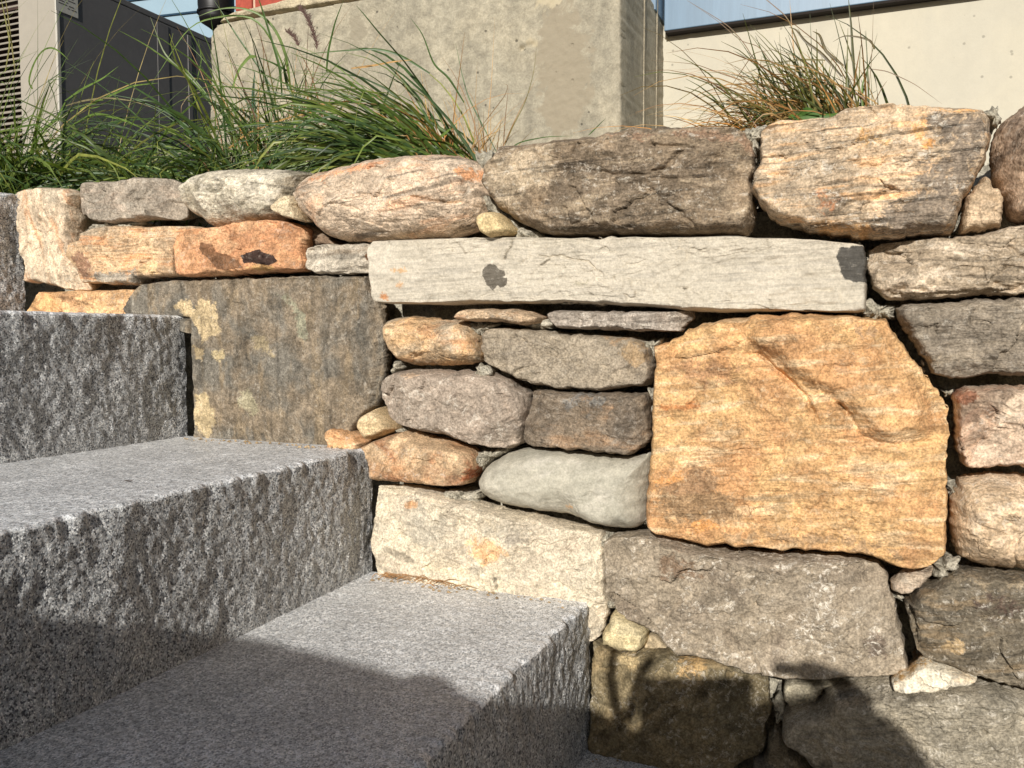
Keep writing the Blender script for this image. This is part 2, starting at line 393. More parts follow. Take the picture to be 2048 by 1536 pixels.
# --- top course
ST('D', [(75,170),(120,148),(170,140),(250,135),(330,130),(420,145),(470,165),(440,250),(455,300),(445,400),(460,480),(455,560),(480,650),(510,700),(505,735),(430,738),(340,715),(260,690),(185,690),(185,600),(160,480),(150,380),(135,210)],
   ((222,196,160),(196,180,152),(226,170,118)), 'cream upright stone next to the highest step', dict(ang=-72, stretch=6, dark=.25, fleck=.3), prot=.03, r=.012, facets=3, fa=.2, strata=.0012, sang=-72, ye=.012)
ST('D', [(440,185),(480,140),(520,97),(600,100),(700,88),(850,78),(985,77),(1040,95),(1058,140),(1062,230),(1062,300),(1020,320),(880,317),(720,350),(600,340),(560,325),(520,300),(465,285),(440,250)],
   ((158,144,127),(140,128,113),(172,152,132)), 'flat-faced grey stone with a small crack, second from the left of the top course', dict(dark=.15, fleck=.35), prot=.035, r=.014, facets=5, fa=.3, low=.002, mid=.0008, ye=.008,
   cracks=[('D', [(770,205),(830,195),(850,150),(860,130)], .004, .002)], ledges=[('D', [(560,330),(700,300),(880,320)], .004, .01)])
ST('D', [(1055,120),(1075,95),(1130,50),(1230,20),(1400,10),(1560,10),(1700,20),(1815,38),(1770,80),(1745,120),(1740,180),(1700,250),(1690,300),(1640,325),(1500,345),(1330,370),(1230,368),(1180,320),(1110,290),(1070,260),(1058,190)],
   ((210,198,172),(180,168,143),(128,118,98)), 'rounded whitish boulder with dark grey mottling in the top course', dict(ang=-8, stretch=3, dark=.55, fleck=.6, bigs=16, blotch=.45), prot=.06, r=.055, facets=1, strata=.001, ye=.015, mid=.0016)
ST('D', [(1720,172),(1735,200),(1760,270),(1775,330),(1700,320),(1640,290),(1600,250),(1660,205)],
   ((212,192,152),(200,178,138),(220,200,160)), 'small cream wedge stone with a pointed top between two boulders', dict(dark=.1, fleck=.1, blotch=.15), prot=.03, r=.010, facets=3, fa=.25, ye=-.012, low=.001, mid=.0006)
ST('B', [(-15,1060),(60,1008),(150,985),(300,940),(450,915),(600,900),(770,890),(880,895),(960,910),(1020,935),(1060,960),(1100,1010),(1115,1080),(1110,1160),(1090,1230),(1060,1280),(1030,1330),(960,1360),(860,1385),(700,1400),(500,1412),(350,1412),(200,1400),(130,1370),(60,1310),(5,1270),(-18,1200),(-20,1120)],
   ((216,190,158),(192,168,140),(220,172,128)), 'large pinkish tan boulder with fine wavy grain, third boulder of the top course', dict(ang=7, stretch=4, dark=.6, fleck=.45, blotch=.35), prot=.065, r=.06, facets=1, strata=.0016, sang=-6, ye=.01, mid=.0016,
   cracks=[('B', [(640,1150),(720,1165),(830,1180),(920,1175),(1000,1205)], .006, .0022), ('B', [(550,1195),(610,1210)], .004, .003), ('B', [(180,1190),(280,1215),(350,1235)], .003, .002)],
   ledges=[('B', [(630,1150),(760,1180),(900,1180),(1000,1210)], .004, .012)],
   patches=[('B', [(-30,1040),(250,940),(500,930),(300,1010),(60,1060)], (226,160,112), .012), ('B', ell(960,1000,90,60), (224,158,104), .012)])
ST('B', [(1085,1000),(1110,950),(1160,890),(1200,850),(1300,845),(1500,820),(1750,790),(1880,765),(1960,750),(2048,738),(2180,738),(2400,738),(2560,740),(2620,770),(2655,830),(2665,900),(2660,960),(2650,1050),(2655,1150),(2660,1280),(2640,1340),(2600,1378),(2400,1378),(2200,1378),(2048,1382),(1900,1384),(1700,1382),(1600,1390),(1470,1385),(1400,1362),(1320,1330),(1250,1290),(1180,1235),(1130,1160),(1095,1090)],
   ((136,115,90),(116,99,80),(162,142,114)), 'long dark brown boulder with split layers in the middle of the top course', dict(ang=2, stretch=5, dark=.5, fleck=.5, blotch=.4), prot=.06, r=.03, facets=4, fa=.12, strata=.0012, terr=.0016, ye=.008,
   cracks=[('C', [(0,940),(80,915),(140,860),(180,815)], .006, .002), ('C', [(80,1100),(170,1160),(230,1230),(260,1250)], .005, .002), ('C', [(0,980),(260,972),(500,1000)], .003, .0015), ('C', [(0,795),(120,800),(250,805)], .005, .0025), ('B', [(1700,1000),(1880,1015),(2048,1015)], .004, .002), ('B', [(1540,1200),(1580,1320),(1640,1290)], .004, .002), ('B', [(1380,1180),(1470,1195)], .006, .004)],
   ledges=[('B', [(1470,1240),(1600,1330),(1800,1290),(1950,1340)], .008, .02), ('C', [(-200,1290),(0,1255),(200,1285),(420,1290)], -.006, .02)],
   patches=[('B', [(1085,1000),(1190,850),(1500,830),(1520,980),(1450,1080),(1300,1150),(1250,1250),(1100,1150)], (178,158,130), .02), ('B', [(1750,790),(2300,740),(2600,760),(2640,850),(2300,790),(2000,810)], (146,116,92), .015)])
ST('C', [(600,740),(640,700),(700,665),(800,655),(1000,640),(1080,605),(1300,590),(1560,583),(1750,595),(1840,605),(1880,670),(1880,730),(1850,880),(1780,1000),(1720,1110),(1690,1240),(1650,1280),(1450,1300),(1300,1305),(1100,1310),(900,1285),(820,1260),(700,1220),(640,1180),(600,1130),(565,1060),(565,980),(590,900),(600,820)],
   ((212,182,142),(168,146,118),(226,172,108)), 'large boulder striped cream, orange and grey, at the right of the top course', dict(ang=2, stretch=8, dark=.62, fleck=.6, blotch=.4), prot=.065, r=.025, facets=3, fa=.15, strata=.0022, terr=.0012, sfreq=110, ye=.006,
   cracks=[('C', [(1150,905),(1250,912),(1320,880)], .003, .0018), ('C', [(1030,1165),(1090,1110),(1170,1098)], .004, .002), ('C', [(640,945),(780,960),(820,990)], .004, .002), ('C', [(1340,965),(1385,905)], .004, .002)],
   ledges=[('C', [(1660,1280),(1780,1010),(1880,700)], -.012, .02), ('C', [(820,1250),(1050,1215),(1220,1240)], .006, .012)],
   patches=[('C', [(1540,610),(1800,620),(1880,680),(1850,830),(1720,1090),(1640,1260),(1250,1290),(1200,1180),(1400,1080),(1500,900),(1620,820),(1500,700)], (134,118,102), .018), ('C', ell(1760,900,40,60), (208,160,100), .012),
            ('C', ell(1480,710,50,80), (226,168,98), .014), ('C', ell(1520,790,45,28), (232,164,84), .01), ('C', ell(950,1120,60,60), (212,142,92), .02), ('C', ell(1450,1170,50,35), (178,104,62), .012), ('C', ell(1200,765,100,30), (232,182,110), .015), ('C', [(1530,600),(1700,590),(1820,605),(1700,640),(1560,615)], (236,176,100), .01), ('C', [(850,1210),(1050,1215),(1210,1235),(1200,1290),(930,1280)], (216,166,104), .01)])
ST('C', [(1830,960),(1870,970),(1880,1010),(1930,1060),(1950,1120),(1940,1200),(1925,1250),(1820,1272),(1700,1282),(1695,1190),(1730,1090),(1780,1010)],
   ((188,160,124),(172,146,112),(200,172,136)), 'tan triangular filler stone leaning between two boulders', dict(dark=.2, fleck=.15, blotch=.3), prot=.03, r=.014, facets=3, ye=.0)
ST('C', [(1990,600),(2048,552),(2100,540),(2180,560),(2280,650),(2330,850),(2300,1050),(2200,1200),(2048,1225),(1970,1190),(1950,1140),(1940,1080),(1900,1000),(1880,920),(1870,840),(1890,730),(1930,660)],
   ((206,176,142),(184,152,122),(152,126,104)), 'rounded pinkish boulder at the right end of the top course', dict(ang=60, stretch=2.5, dark=.5, fleck=.4, blotch=.4), prot=.075, r=.07, facets=1, ye=.012, mid=.002)
# --- second course, left
ST('D', [(450,480),(480,450),(535,435),(535,390),(600,365),(720,350),(860,362),(1150,358),(1210,372),(1160,400),(1095,430),(1078,500),(1080,600),(1080,652),(950,658),(830,665),(820,700),(700,702),(500,690),(480,630),(455,570)],
   ((214,176,128),(190,166,134),(222,150,84)), 'tan and orange banded stone under the top course at the left', dict(ang=-2, stretch=7, dark=.35, fleck=.4), prot=.032, r=.01, facets=3, fa=.2, strata=.0015, terr=.0012, ye=.01,
   ledges=[('D', [(480,452),(700,432),(1050,425)], .008, .03)],
   patches=[('D', ell(480,590,50,90), (150,112,86), .01), ('D', [(550,630),(800,620),(820,690),(560,690)], (160,148,132), .008), ('D', ell(880,600,60,40), (214,182,130), .006)])
ST('D', [(1065,420),(1080,400),(1200,375),(1350,350),(1500,330),(1620,322),(1710,330),(1775,365),(1778,440),(1772,510),(1790,560),(1795,600),(1780,620),(1700,630),(1550,635),(1300,655),(1110,660),(1080,650),(1072,560),(1065,480)],
   ((206,146,92),(192,130,80),(218,170,118)), 'orange-brown block with a dark stained hollow', dict(ang=4, stretch=2, dark=.25, fleck=.25), prot=.04, r=.012, facets=5, fa=.22, ye=.005, low=.004,
   ledges=[('D', [(1170,440),(1230,510),(1360,550),(1420,540),(1530,500),(1600,560)], .006, .02)],
   patches=[('D', [(1175,455),(1235,460),(1250,510),(1330,525),(1400,560),(1430,600),(1330,615),(1270,600),(1230,550),(1190,520)], (122,84,54), .003), ('D', [(1430,545),(1450,515),(1520,495),(1560,520),(1600,530),(1610,560),(1560,590),(1500,575),(1450,580)], (62,44,38), .002), ('D', ell(1520,600,70,18), (206,160,92), .005)])
ST('P', [(615,497),(640,489),(735,487),(755,492),(757,520),(750,545),(700,549),(640,550),(618,540)],
   ((186,174,154),(200,188,166),(160,140,116)), 'small pale flat block at the left end of the long pale slab', dict(dark=.3, fleck=.3), prot=.03, r=.009, facets=4, fa=.3, strata=.001, ye=.006,
   patches=[('E', [(225,270),(255,240),(310,235),(300,370),(240,340)], (118,84,58), .003)])
ST('D', [(1775,335),(1850,370),(1935,440),(1990,470),(1800,475),(1785,400)], ((150,122,96),(130,106,84),(110,90,72)), 'dark brown chip behind the orange-brown block', dict(dark=.5), prot=.012, r=.008, ye=.03, facets=2)
ST('P', [(66,592),(75,584),(140,582),(205,580),(268,578),(262,600),(250,650),(66,650)],
   ((224,168,98),(232,182,120),(150,104,64)), 'thin orange stone showing just above the second step', dict(ang=-10, stretch=2, dark=.5, fleck=.4), prot=.03, r=.01, ye=.01, facets=2)
# --- big green slab
ST('P', [(255,618),(272,588),(290,567),(345,560),(450,557),(560,553),(660,550),(738,552),(745,575),(757,590),(768,640),(771,700),(769,750),(762,800),(735,830),(712,862),(700,900),(398,905),(393,800),(389,700),(386,636),(320,634),(262,630)],
   ((124,108,88),(108,101,91),(138,118,90)), 'big olive green flat slab with cream lichen-like scale', dict(ang=-88, stretch=3, dark=.35, fleck=.25, blotch=.4, bigs=11), chip=.0004, prot=.02, r=.008, facets=0, strata=.0001, sang=-88, terr=0, ye=.006, mid=.0007, low=.002,
   cracks=[('D', [(1380,1430),(1390,1250),(1400,1100),(1340,1010)], .003, .0015), ('D', [(1790,1380),(1790,1250),(1780,1130)], .002, .0025), ('E', [(60,1100),(55,1080),(75,1050)], .003, .0015), ('E', [(90,850),(120,870),(140,840)], .003, .0015)],
   ledges=[('E', [(230,1180),(270,1080),(300,900),(290,750),(260,560),(230,395)], -.014, .04)],
   patches=[('D', [(1010,830),(1060,790),(1110,780),(1130,840),(1180,770),(1270,800),(1280,900),(1310,980),(1240,1010),(1180,1060),(1150,950),(1090,900)], (196,172,128), .006), ('D', [(1130,1050),(1200,1080),(1190,1150),(1140,1130)], (190,166,122), .006), ('D', ell(1280,1110,40,40), (184,164,120), .008), ('D', [(1130,1330),(1230,1340),(1260,1500),(1210,1600),(1140,1560)], (186,164,122), .008), ('D', [(1400,1330),(1460,1290),(1520,1380),(1540,1480),(1450,1460),(1380,1400)], (152,142,114), .010), ('D', [(1620,760),(1680,740),(1790,900),(1800,1050),(1740,1000),(1700,850)], (136,132,110), .008), ('D', [(1460,980),(1560,1000),(1600,1120),(1480,1080)], (146,130,100), .012)])
# --- long pale slab
ST('P', [(757,482),(850,478),(960,477),(1100,475),(1230,476),(1400,474),(1475,472),(1500,476),(1600,478),(1680,485),(1725,488),(1733,500),(1737,540),(1735,570),(1738,600),(1733,628),(1640,626),(1500,625),(1400,625),(1300,615),(1150,608),(1000,608),(900,610),(765,607),(757,580),(752,545),(750,520)],
   ((203,192,170),(195,184,162),(184,174,156)), 'long pale lintel-like slab with a black spot and a black right corner', dict(ang=2, stretch=10, dark=.16, fleck=.22, fleckc=(226,216,196), blotch=.09, grain=.12, bump=.34), chip=.0004, prot=.045, r=.007, facets=0, strata=.0009, terr=.0011, ye=.006, low=.0014, mid=.0007, sfreq=70,
   cracks=[('E', [(1085,165),(1085,205),(1060,250),(1045,300)], .003, .0012), ('E', [(1240,265),(1400,275),(1540,295),(1580,345),(1630,385)], .003, .0014), ('F', [(970,410),(1070,415)], .004, .0015), ('F', [(820,490),(900,480),(1080,490)], .003, .0015)],
   ledges=[('F', [(-300,510),(0,505),(250,522),(500,530),(760,522),(950,515),(1240,540)], -.009, .012), ('F', [(1090,400),(1100,480),(1240,470)], .006, .02)],
   patches=[('E', [(925,345),(960,320),(1000,325),(1020,345),(1055,355),(1055,385),(1030,395),(1065,400),(1060,440),(1030,455),(1010,440),(985,468),(955,445),(940,410),(920,385)], (98,90,80), .0024), ('F', [(1085,215),(1105,185),(1230,185),(1243,260),(1240,370),(1190,372),(1130,355),(1095,290)], (76,72,68), .003), ('E', ell(350,510,38,30), (188,128,78), .006), ('E', ell(440,350,60,20), (208,168,120), .006), ('E', ell(440,440,40,25), (206,164,120), .007), ('E', ell(1500,430,60,30), (172,162,140), .01)])
# --- right column
ST('P', [(1733,500),(1760,485),(1850,478),(1950,470),(2000,455),(2048,448),(2150,444),(2230,450),(2240,520),(2230,585),(2048,590),(1930,595),(1840,600),(1770,600),(1745,575),(1735,545)],
   ((190,168,138),(162,142,116),(204,184,156)), 'pale brown split stone right of the long slab', dict(ang=-6, stretch=5, dark=.45, fleck=.45), prot=.04, r=.016, facets=5, fa=.25, strata=.0014, terr=.002, sang=-6, ye=.006,
   cracks=[('F', [(1890,375),(1960,395),(2043,390)], .005, .0025), ('F', [(1960,190),(2043,240)], .003, .0015)], ledges=[('F', [(1330,195),(1420,210),(1500,290)], -.009, .02), ('F', [(1280,290),(1380,320),(1500,290)], .008, .012), ('F', [(1300,400),(1450,430),(1700,410),(2043,395)], -.008, .02)])
ST('P', [(1785,615),(1810,608),(1900,602),(2000,595),(2048,592),(2160,590),(2230,600),(2225,750),(2048,756),(1980,750),(1900,760),(1865,752),(1845,715),(1830,690),(1800,650)],
   ((140,126,108),(124,111,96),(156,140,118)), 'grey-brown ribbed stone in the second row at the right edge', dict(ang=4, stretch=5, dark=.35, fleck=.3), prot=.045, r=.014, facets=3, fa=.2, strata=.0014, terr=.001, ye=.006,
   cracks=[('F', [(1620,760),(1640,790)], .004, .002)], ledges=[('F', [(1500,715),(1560,770),(1600,830)], .006, .012)])
ST('P', [(1903,790),(1930,772),(1980,770),(2048,768),(2140,772),(2190,800),(2190,900),(2150,938),(2048,938),(1980,935),(1930,935),(1912,900),(1908,850)],
   ((200,166,134),(218,192,160),(172,124,94)), 'pink and rust coloured chunky stone at the right edge', dict(ang=35, stretch=2, dark=.35, fleck=.5), prot=.05, r=.018, facets=5, fa=.35, terr=.0018, ye=.004,
   ledges=[('F', [(1800,1030),(1860,1100),(1870,1180)], .007, .015), ('F', [(1690,1060),(1740,1240),(1760,1310)], -.014, .03)],
   patches=[('F', [(1680,930),(1800,920),(1830,980),(1760,1010),(1700,1000)], (164,110,80), .006)])
ST('P', [(1900,980),(1925,955),(1960,950),(2048,950),(2150,955),(2200,1000),(2200,1090),(2150,1140),(2048,1145),(1980,1140),(1925,1125),(1905,1095),(1897,1040)],
   ((214,184,142),(198,164,122),(226,200,164)), 'rounded cream stone with pitted surface at the right edge', dict(ang=20, stretch=1.5, dark=.4, fleck=.5, blotch=.3), prot=.06, r=.04, facets=3, ye=.008, mid=.0022)
# --- the big orange stone
ST('P', [(1310,690),(1340,680),(1370,665),(1400,645),(1440,635),(1520,628),(1600,625),(1700,630),(1770,635),(1785,660),(1830,720),(1880,780),(1897,815),(1900,850),(1893,900),(1895,1000),(1895,1100),(1870,1120),(1830,1135),(1790,1130),(1740,1110),(1650,1100),(1550,1095),(1470,1092),(1420,1090),(1370,1080),(1320,1070),(1295,1050),(1290,990),(1295,950),(1303,900),(1305,800),(1312,730)],
   ((218,168,98),(200,144,82),(232,196,142)), 'biggest stone, orange with a slanting ridge and cleft', dict(ang=6, stretch=5, dark=.28, fleck=.4, fleckc=(240,214,168), blotch=.34, bigs=9), prot=.05, r=.022, facets=3, fa=.12, strata=.0009, sang=-8, terr=.0007, chip=.0006, ye=.0, low=.0035, mid=.0009,
   ledges=[('F', [(560,730),(700,738),(760,790),(830,880),(910,970),(990,1090)], .0, .05), ('F', [(1640,1190),(1480,1205),(1300,1200),(1230,1150),(1150,1050),(1085,990),(950,930),(860,880),(780,800),(705,735),(600,745)], .024, .075), ('F', [(620,660),(500,720),(240,760)], .006, .02)],
   cracks=[('F', [(690,730),(780,815),(870,900),(940,980),(1000,1100)], .009, .0028), ('F', [(1080,990),(1150,1070),(1225,1160),(1300,1198)], .006, .0025), ('F', [(1280,1195),(1480,1208),(1640,1190)], .003, .0018), ('F', [(1080,990),(1125,1040),(1138,1140)], .004, .002), ('F', [(600,748),(700,738)], .004, .002), ('F', [(150,1040),(300,1090)], .002, .0015)],
   patches=[('H', [(370,80),(560,60),(700,110),(760,230),(640,260),(560,230),(450,260),(400,170)], (156,122,84), .018), ('H', [(660,280),(1100,300),(1400,330),(1500,420),(1250,380),(900,350),(700,340)], (176,140,98), .02), ('F', [(250,760),(640,790),(560,880),(330,910)], (178,132,88), .02), ('F', [(1150,580),(1320,600),(1290,690),(1190,650)], (176,138,98), .014), ('F', ell(1140,810,70,40), (182,142,102), .016), ('F', ell(270,1010,110,28), (196,128,66), .014), ('F', [(180,1420),(330,1300),(470,1330),(480,1500),(200,1530)], (160,122,84), .016), ('H', ell(600,260,60,40), (228,156,74), .01), ('H', ell(470,50,100,40), (232,160,80), .014)])
# --- middle field
ST('E', [(330,690),(345,655),(380,625),(500,618),(640,630),(790,645),(860,670),(905,720),(920,760),(925,885),(850,905),(650,915),(500,915),(430,890),(385,850),(338,770)],
   ((214,170,112),(202,180,146),(200,140,84)), 'small rounded orange-tan stone below the left end of the long slab', dict(ang=4, stretch=2.5, dark=.4, fleck=.35, blotch=.4), prot=.05, r=.032, facets=3, strata=.001, ye=.006, mid=.0016)
ST('E', [(775,628),(830,580),(1000,575),(1080,572),(1200,590),(1275,625),(1260,660),(1170,678),(1050,660),(900,655),(800,645)],
   ((204,172,132),(186,164,138),(210,150,102)), 'thin flat tan chip directly under the long slab', dict(ang=3, stretch=4, dark=.3), prot=.04, r=.008, facets=3, ye=-.004, strata=.0008)
ST('P', [(1098,625),(1110,620),(1200,622),(1300,622),(1385,622),(1392,632),(1370,655),(1360,663),(1280,663),(1200,660),(1120,658),(1103,645)],
   ((162,148,134),(150,136,122),(176,164,150)), 'thin long grey-mauve chip under the long slab', dict(dark=.25, fleck=.8), prot=.04, r=.008, facets=3, ye=-.002)
ST('E', [(930,770),(950,700),(1000,690),(1200,690),(1350,710),(1600,725),(1800,740),(1880,770),(1915,830),(1932,920),(1925,990),(1880,1030),(1750,1040),(1620,1060),(1400,1050),(1230,1025),(1100,970),(1000,930),(940,890),(925,830)],
   ((152,137,116),(142,127,109),(163,146,122)), 'grey-green flat stone with a round brown scar at its right end', dict(ang=10, stretch=3, dark=.25, fleck=.2, blotch=.22), prot=.04, r=.015, facets=3, fa=.15, ye=.006, low=.002,
   ledges=[('E', [(1850,1010),(1770,960),(1730,900),(1710,750)], -.005, .02)], patches=[('E', ell(1810,840,85,80), (158,132,98), .008), ('E', [(1600,740),(1780,745),(1700,790)], (172,140,104), .008)])
ST('E', [(330,1040),(345,990),(400,950),(480,930),(650,935),(850,945),(980,950),(1080,1000),(1190,1080),(1190,1200),(1170,1290),(1150,1370),(1080,1398),(950,1385),(800,1360),(650,1310),(480,1265),(400,1220),(365,1160),(340,1110)],
   ((164,146,128),(180,160,140),(146,130,114)), 'purplish grey blunt stone with white crusted edges', dict(ang=20, stretch=2, dark=.2, fleck=.7, blotch=.25), prot=.055, r=.022, facets=6, fa=.3, ye=.004, terr=.0008,
   cracks=[('E', [(1045,1100),(1110,1110),(1120,1090)], .004, .002)], ledges=[('E', [(1130,1330),(1050,1200),(1010,1060),(950,960)], -.012, .03), ('E', [(440,1020),(420,1100),(385,1190)], .005, .02)],
   patches=[('E', ell(480,975,50,20), (224,192,156), .006)])
ST('E', [(1232,1050),(1400,1055),(1700,1065),(1890,1070),(1905,1120),(1912,1250),(1910,1340),(1860,1390),(1800,1435),(1700,1425),(1450,1400),(1210,1380),(1170,1350),(1185,1250),(1212,1150)],
   ((128,110,90),(112,98,84),(150,116,82)), 'dark brown squarish stone left of the big orange one', dict(ang=0, stretch=2.5, dark=.25, fleck=.25), prot=.045, r=.010, facets=4, fa=.2, ye=.004,
   ledges=[('E', [(1860,1380),(1825,1200),(1830,1090)], -.006, .015)], patches=[('E', ell(1500,1120,130,50), (124,118,112), .02)])
ST('G', [(210,130),(240,80),(320,38),(345,60),(420,140),(425,170),(380,200),(270,235),(240,200),(215,160)],
   ((216,186,132),(206,176,124),(224,198,150)), 'cube-like cream pebble leaning on the green slab', dict(dark=.2, fleck=.1, blotch=.15, bump=.3), chip=.0003, prot=.045, r=.018, facets=3, fa=.3, ye=.01, low=.001, mid=.0006, jag=.0006)
ST('G', [(25,190),(60,160),(140,165),(190,200),(245,245),(230,300),(60,300),(30,220)],
   ((226,176,118),(216,160,100),(232,196,146)), 'little orange chip lying on the third step corner', dict(dark=.3), prot=.035, r=.014, ye=.004, facets=3)
ST('G', [(240,262),(300,235),(400,195),(450,178),(520,185),(700,235),(850,290),(895,330),(900,400),(870,460),(830,500),(760,505),(600,490),(400,480),(290,470),(285,300)],
   ((190,142,92),(206,170,124),(166,108,62)), 'rusty orange-brown stone at the corner of the third step', dict(ang=-15, stretch=1.8, dark=.3, fleck=.35, blotch=.4), prot=.05, r=.02, facets=4, fa=.2, ye=.004, mid=.0016,
   patches=[('G', [(800,300),(900,350),(890,430),(820,500),(740,490),(840,400)], (168,94,50), .01)])
ST('G', [(885,470),(910,420),(980,350),(1080,300),(1200,282),(1400,290),(1600,310),(1700,335),(1860,330),(1893,310),(1900,400),(1878,560),(1872,720),(1830,755),(1780,765),(1600,740),(1400,680),(1200,650),(1000,610),(920,570),(890,520)],
   ((190,183,162),(180,174,154),(202,194,176)), 'smooth pale green river-rounded stone', dict(ang=12, stretch=2.5, dark=.15, fleck=.25, blotch=.14, bump=.3, grain=.12), chip=.0003, prot=.055, r=.042, facets=1, fa=.1, ye=.004, low=.002, mid=.0007, fine=.0003, jag=.0007,
   patches=[('G', ell(1410,630,40,22), (210,170,124), .006)])
ST('G', [(300,500),(500,500),(700,540),(900,590),(1050,640),(1300,690),(1500,740),(1620,770),(1640,850),(1655,950),(1650,1080),(1675,1180),(1650,1280),(1630,1350),(1570,1420),(1500,1400),(312,1150),(320,1000),(300,860),(304,700),(310,560)],
   ((206,190,162),(217,201,170),(180,170,150)), 'large crystalline cream stone just above the fourth step', dict(ang=15, stretch=1.6, dark=.15, fleck=.5, fleckc=(232,220,194), blotch=.22, bigs=12), prot=.03, r=.012, facets=4, fa=.12, ye=.006, terr=.0014, low=.003,
   ledges=[('G', [(310,560),(500,560),(700,610),(900,640),(1200,720),(1500,770)], .010, .03), ('G', [(1600,900),(1590,1100),(1640,1200)], .006, .02)],
   patches=[('G', ell(940,880,120,70), (226,182,130), .02), ('G', ell(520,610,60,30), (196,150,104), .01), ('G', [(310,840),(400,860),(560,950),(640,990),(500,960),(340,890)], (160,148,128), .006), ('G', ell(1130,790,80,60), (176,164,146), .015), ('G', ell(1450,810,80,50), (168,150,128), .02)])
ST('H', [(140,330),(170,305),(320,290),(500,330),(700,370),(1000,385),(1250,400),(1400,430),(1440,540),(1470,640),(1500,740),(1525,900),(1450,930),(1200,940),(970,945),(880,920),(800,910),(650,860),(480,840),(400,770),(310,720),(200,650),(150,560),(150,450)],
   ((152,136,114),(134,118,100),(164,148,126)), 'wide grey-brown stone with white veins under the big orange one', dict(ang=25, stretch=2, dark=.2, fleck=.85, blotch=.25, bigs=7), prot=.045, r=.016, facets=4, fa=.13, ye=.002, terr=.001, low=.004,
   cracks=[('H', [(640,460),(690,470)], .003, .002), ('H', [(1080,780),(1190,840)], .002, .002)], ledges=[('H', [(160,350),(400,350),(700,400),(1000,420),(1380,430)], .011, .03), ('H', [(150,560),(300,650),(420,780)], -.014, .05)],
   patches=[('H', ell(1370,820,60,60), (122,106,92), .012), ('H', ell(480,450,90,60), (130,106,84), .02)])
ST('H', [(130,750),(170,660),(210,640),(300,700),(335,750),(330,790),(290,835),(220,835),(130,800)],
   ((212,192,138),(200,180,128),(224,206,156)), 'sandy cream pebble wedged above the finger shadows', dict(dark=.15, fleck=.4, fleckc=(238,220,160)), prot=.035, r=.022, facets=1, ye=.004, low=.001)
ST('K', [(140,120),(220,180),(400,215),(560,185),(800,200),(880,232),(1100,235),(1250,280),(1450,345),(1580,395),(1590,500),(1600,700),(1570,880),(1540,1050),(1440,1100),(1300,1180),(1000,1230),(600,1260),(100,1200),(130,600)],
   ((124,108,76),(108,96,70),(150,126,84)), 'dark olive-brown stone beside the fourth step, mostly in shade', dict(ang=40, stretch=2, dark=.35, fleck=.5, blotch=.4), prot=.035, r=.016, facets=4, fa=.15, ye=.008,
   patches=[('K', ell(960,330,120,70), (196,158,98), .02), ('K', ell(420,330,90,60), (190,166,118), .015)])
ST('K', [(560,185),(590,80),(640,60),(700,100),(800,195),(830,215),(700,200)], ((176,156,120),(166,146,112),(190,168,130)), 'tan filler behind the sandy pebble', dict(dark=.2), prot=.014, r=.01, ye=.012, facets=1)
ST('L', [(95,450),(130,425),(300,425),(500,425),(620,440),(600,480),(430,500),(380,560),(360,620),(200,640),(130,660),(70,600),(55,520)],
   ((156,146,122),(144,134,112),(166,156,132)), 'small flat grey stone under the corner of the wide veined one', dict(dark=.2), prot=.03, r=.012, ye=.012, facets=2)
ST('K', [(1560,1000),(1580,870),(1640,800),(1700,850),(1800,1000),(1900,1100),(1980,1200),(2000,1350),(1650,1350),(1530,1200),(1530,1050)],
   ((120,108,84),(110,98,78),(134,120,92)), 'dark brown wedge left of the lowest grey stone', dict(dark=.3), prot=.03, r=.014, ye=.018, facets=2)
ST('L', [(40,780),(100,700),(200,650),(350,640),(385,570),(430,520),(600,470),(900,408),(1100,385),(1450,420),(1700,430),(1880,460),(2048,500),(2300,540),(2560,620),(2620,900),(2560,1250),(2100,1420),(1200,1440),(560,1400),(330,1176),(200,1050),(80,920),(45,850)],
   ((156,144,122),(140,130,112),(168,156,134)), 'very wide grey layered stone at the bottom right', dict(ang=18, stretch=3.5, dark=.35, fleck=.6, blotch=.28, bigs=7), prot=.06, r=.03, facets=3, fa=.1, ye=.004, terr=.0024, strata=.0012, sang=-16,
   cracks=[('L', [(700,970),(800,1010),(950,1050)], .006, .003), ('L', [(1640,820),(1760,880)], .003, .002)], ledges=[('L', [(400,640),(900,590),(1300,570),(1700,540),(2048,560)], .022, .05), ('L', [(180,930),(350,900),(560,990),(700,960)], .006, .02)])
ST('L', [(935,470),(1010,400),(1080,385),(1190,290),(1230,280),(1350,320),(1500,360),(1650,390),(1705,420),(1640,460),(1440,510),(1370,540),(1260,552),(1100,538),(955,515)],
   ((214,198,162),(226,214,186),(206,168,108)), 'white gritty chip with an ochre crust at the lower right', dict(ang=-20, stretch=1.5, dark=.2, fleck=.4, blotch=.25), prot=.028, r=.012, ye=-.035, back=.05, facets=3, mid=.0014,
   patches=[('L', [(930,490),(1010,390),(1200,280),(1420,345),(1200,380),(1100,440),(1000,520)], (188,146,84), .006)])
ST('H', [(1500,610),(1560,555),(1650,500),(1750,460),(1900,475),(2048,490),(2250,500),(2350,600),(2350,900),(2250,1010),(2048,985),(1900,945),(1700,880),(1580,850),(1548,790),(1512,700)],
   ((112,100,82),(94,84,70),(146,122,88)), 'dark grey-brown slanted block with a broken left end, at the right edge', dict(ang=12, stretch=5, dark=.45, fleck=.5), prot=.055, r=.014, facets=3, fa=.18, strata=.0012, sang=-10, terr=.0012, ye=.0,
   ledges=[('H', [(1530,620),(1570,720),(1580,850)], -.018, .025)], patches=[('H', ell(1720,820,55,28), (188,158,112), .008), ('H', ell(1950,640,130,50), (84,68,58), .02), ('H', [(1650,510),(2048,530),(2048,560),(1800,560)], (148,130,104), .02)])
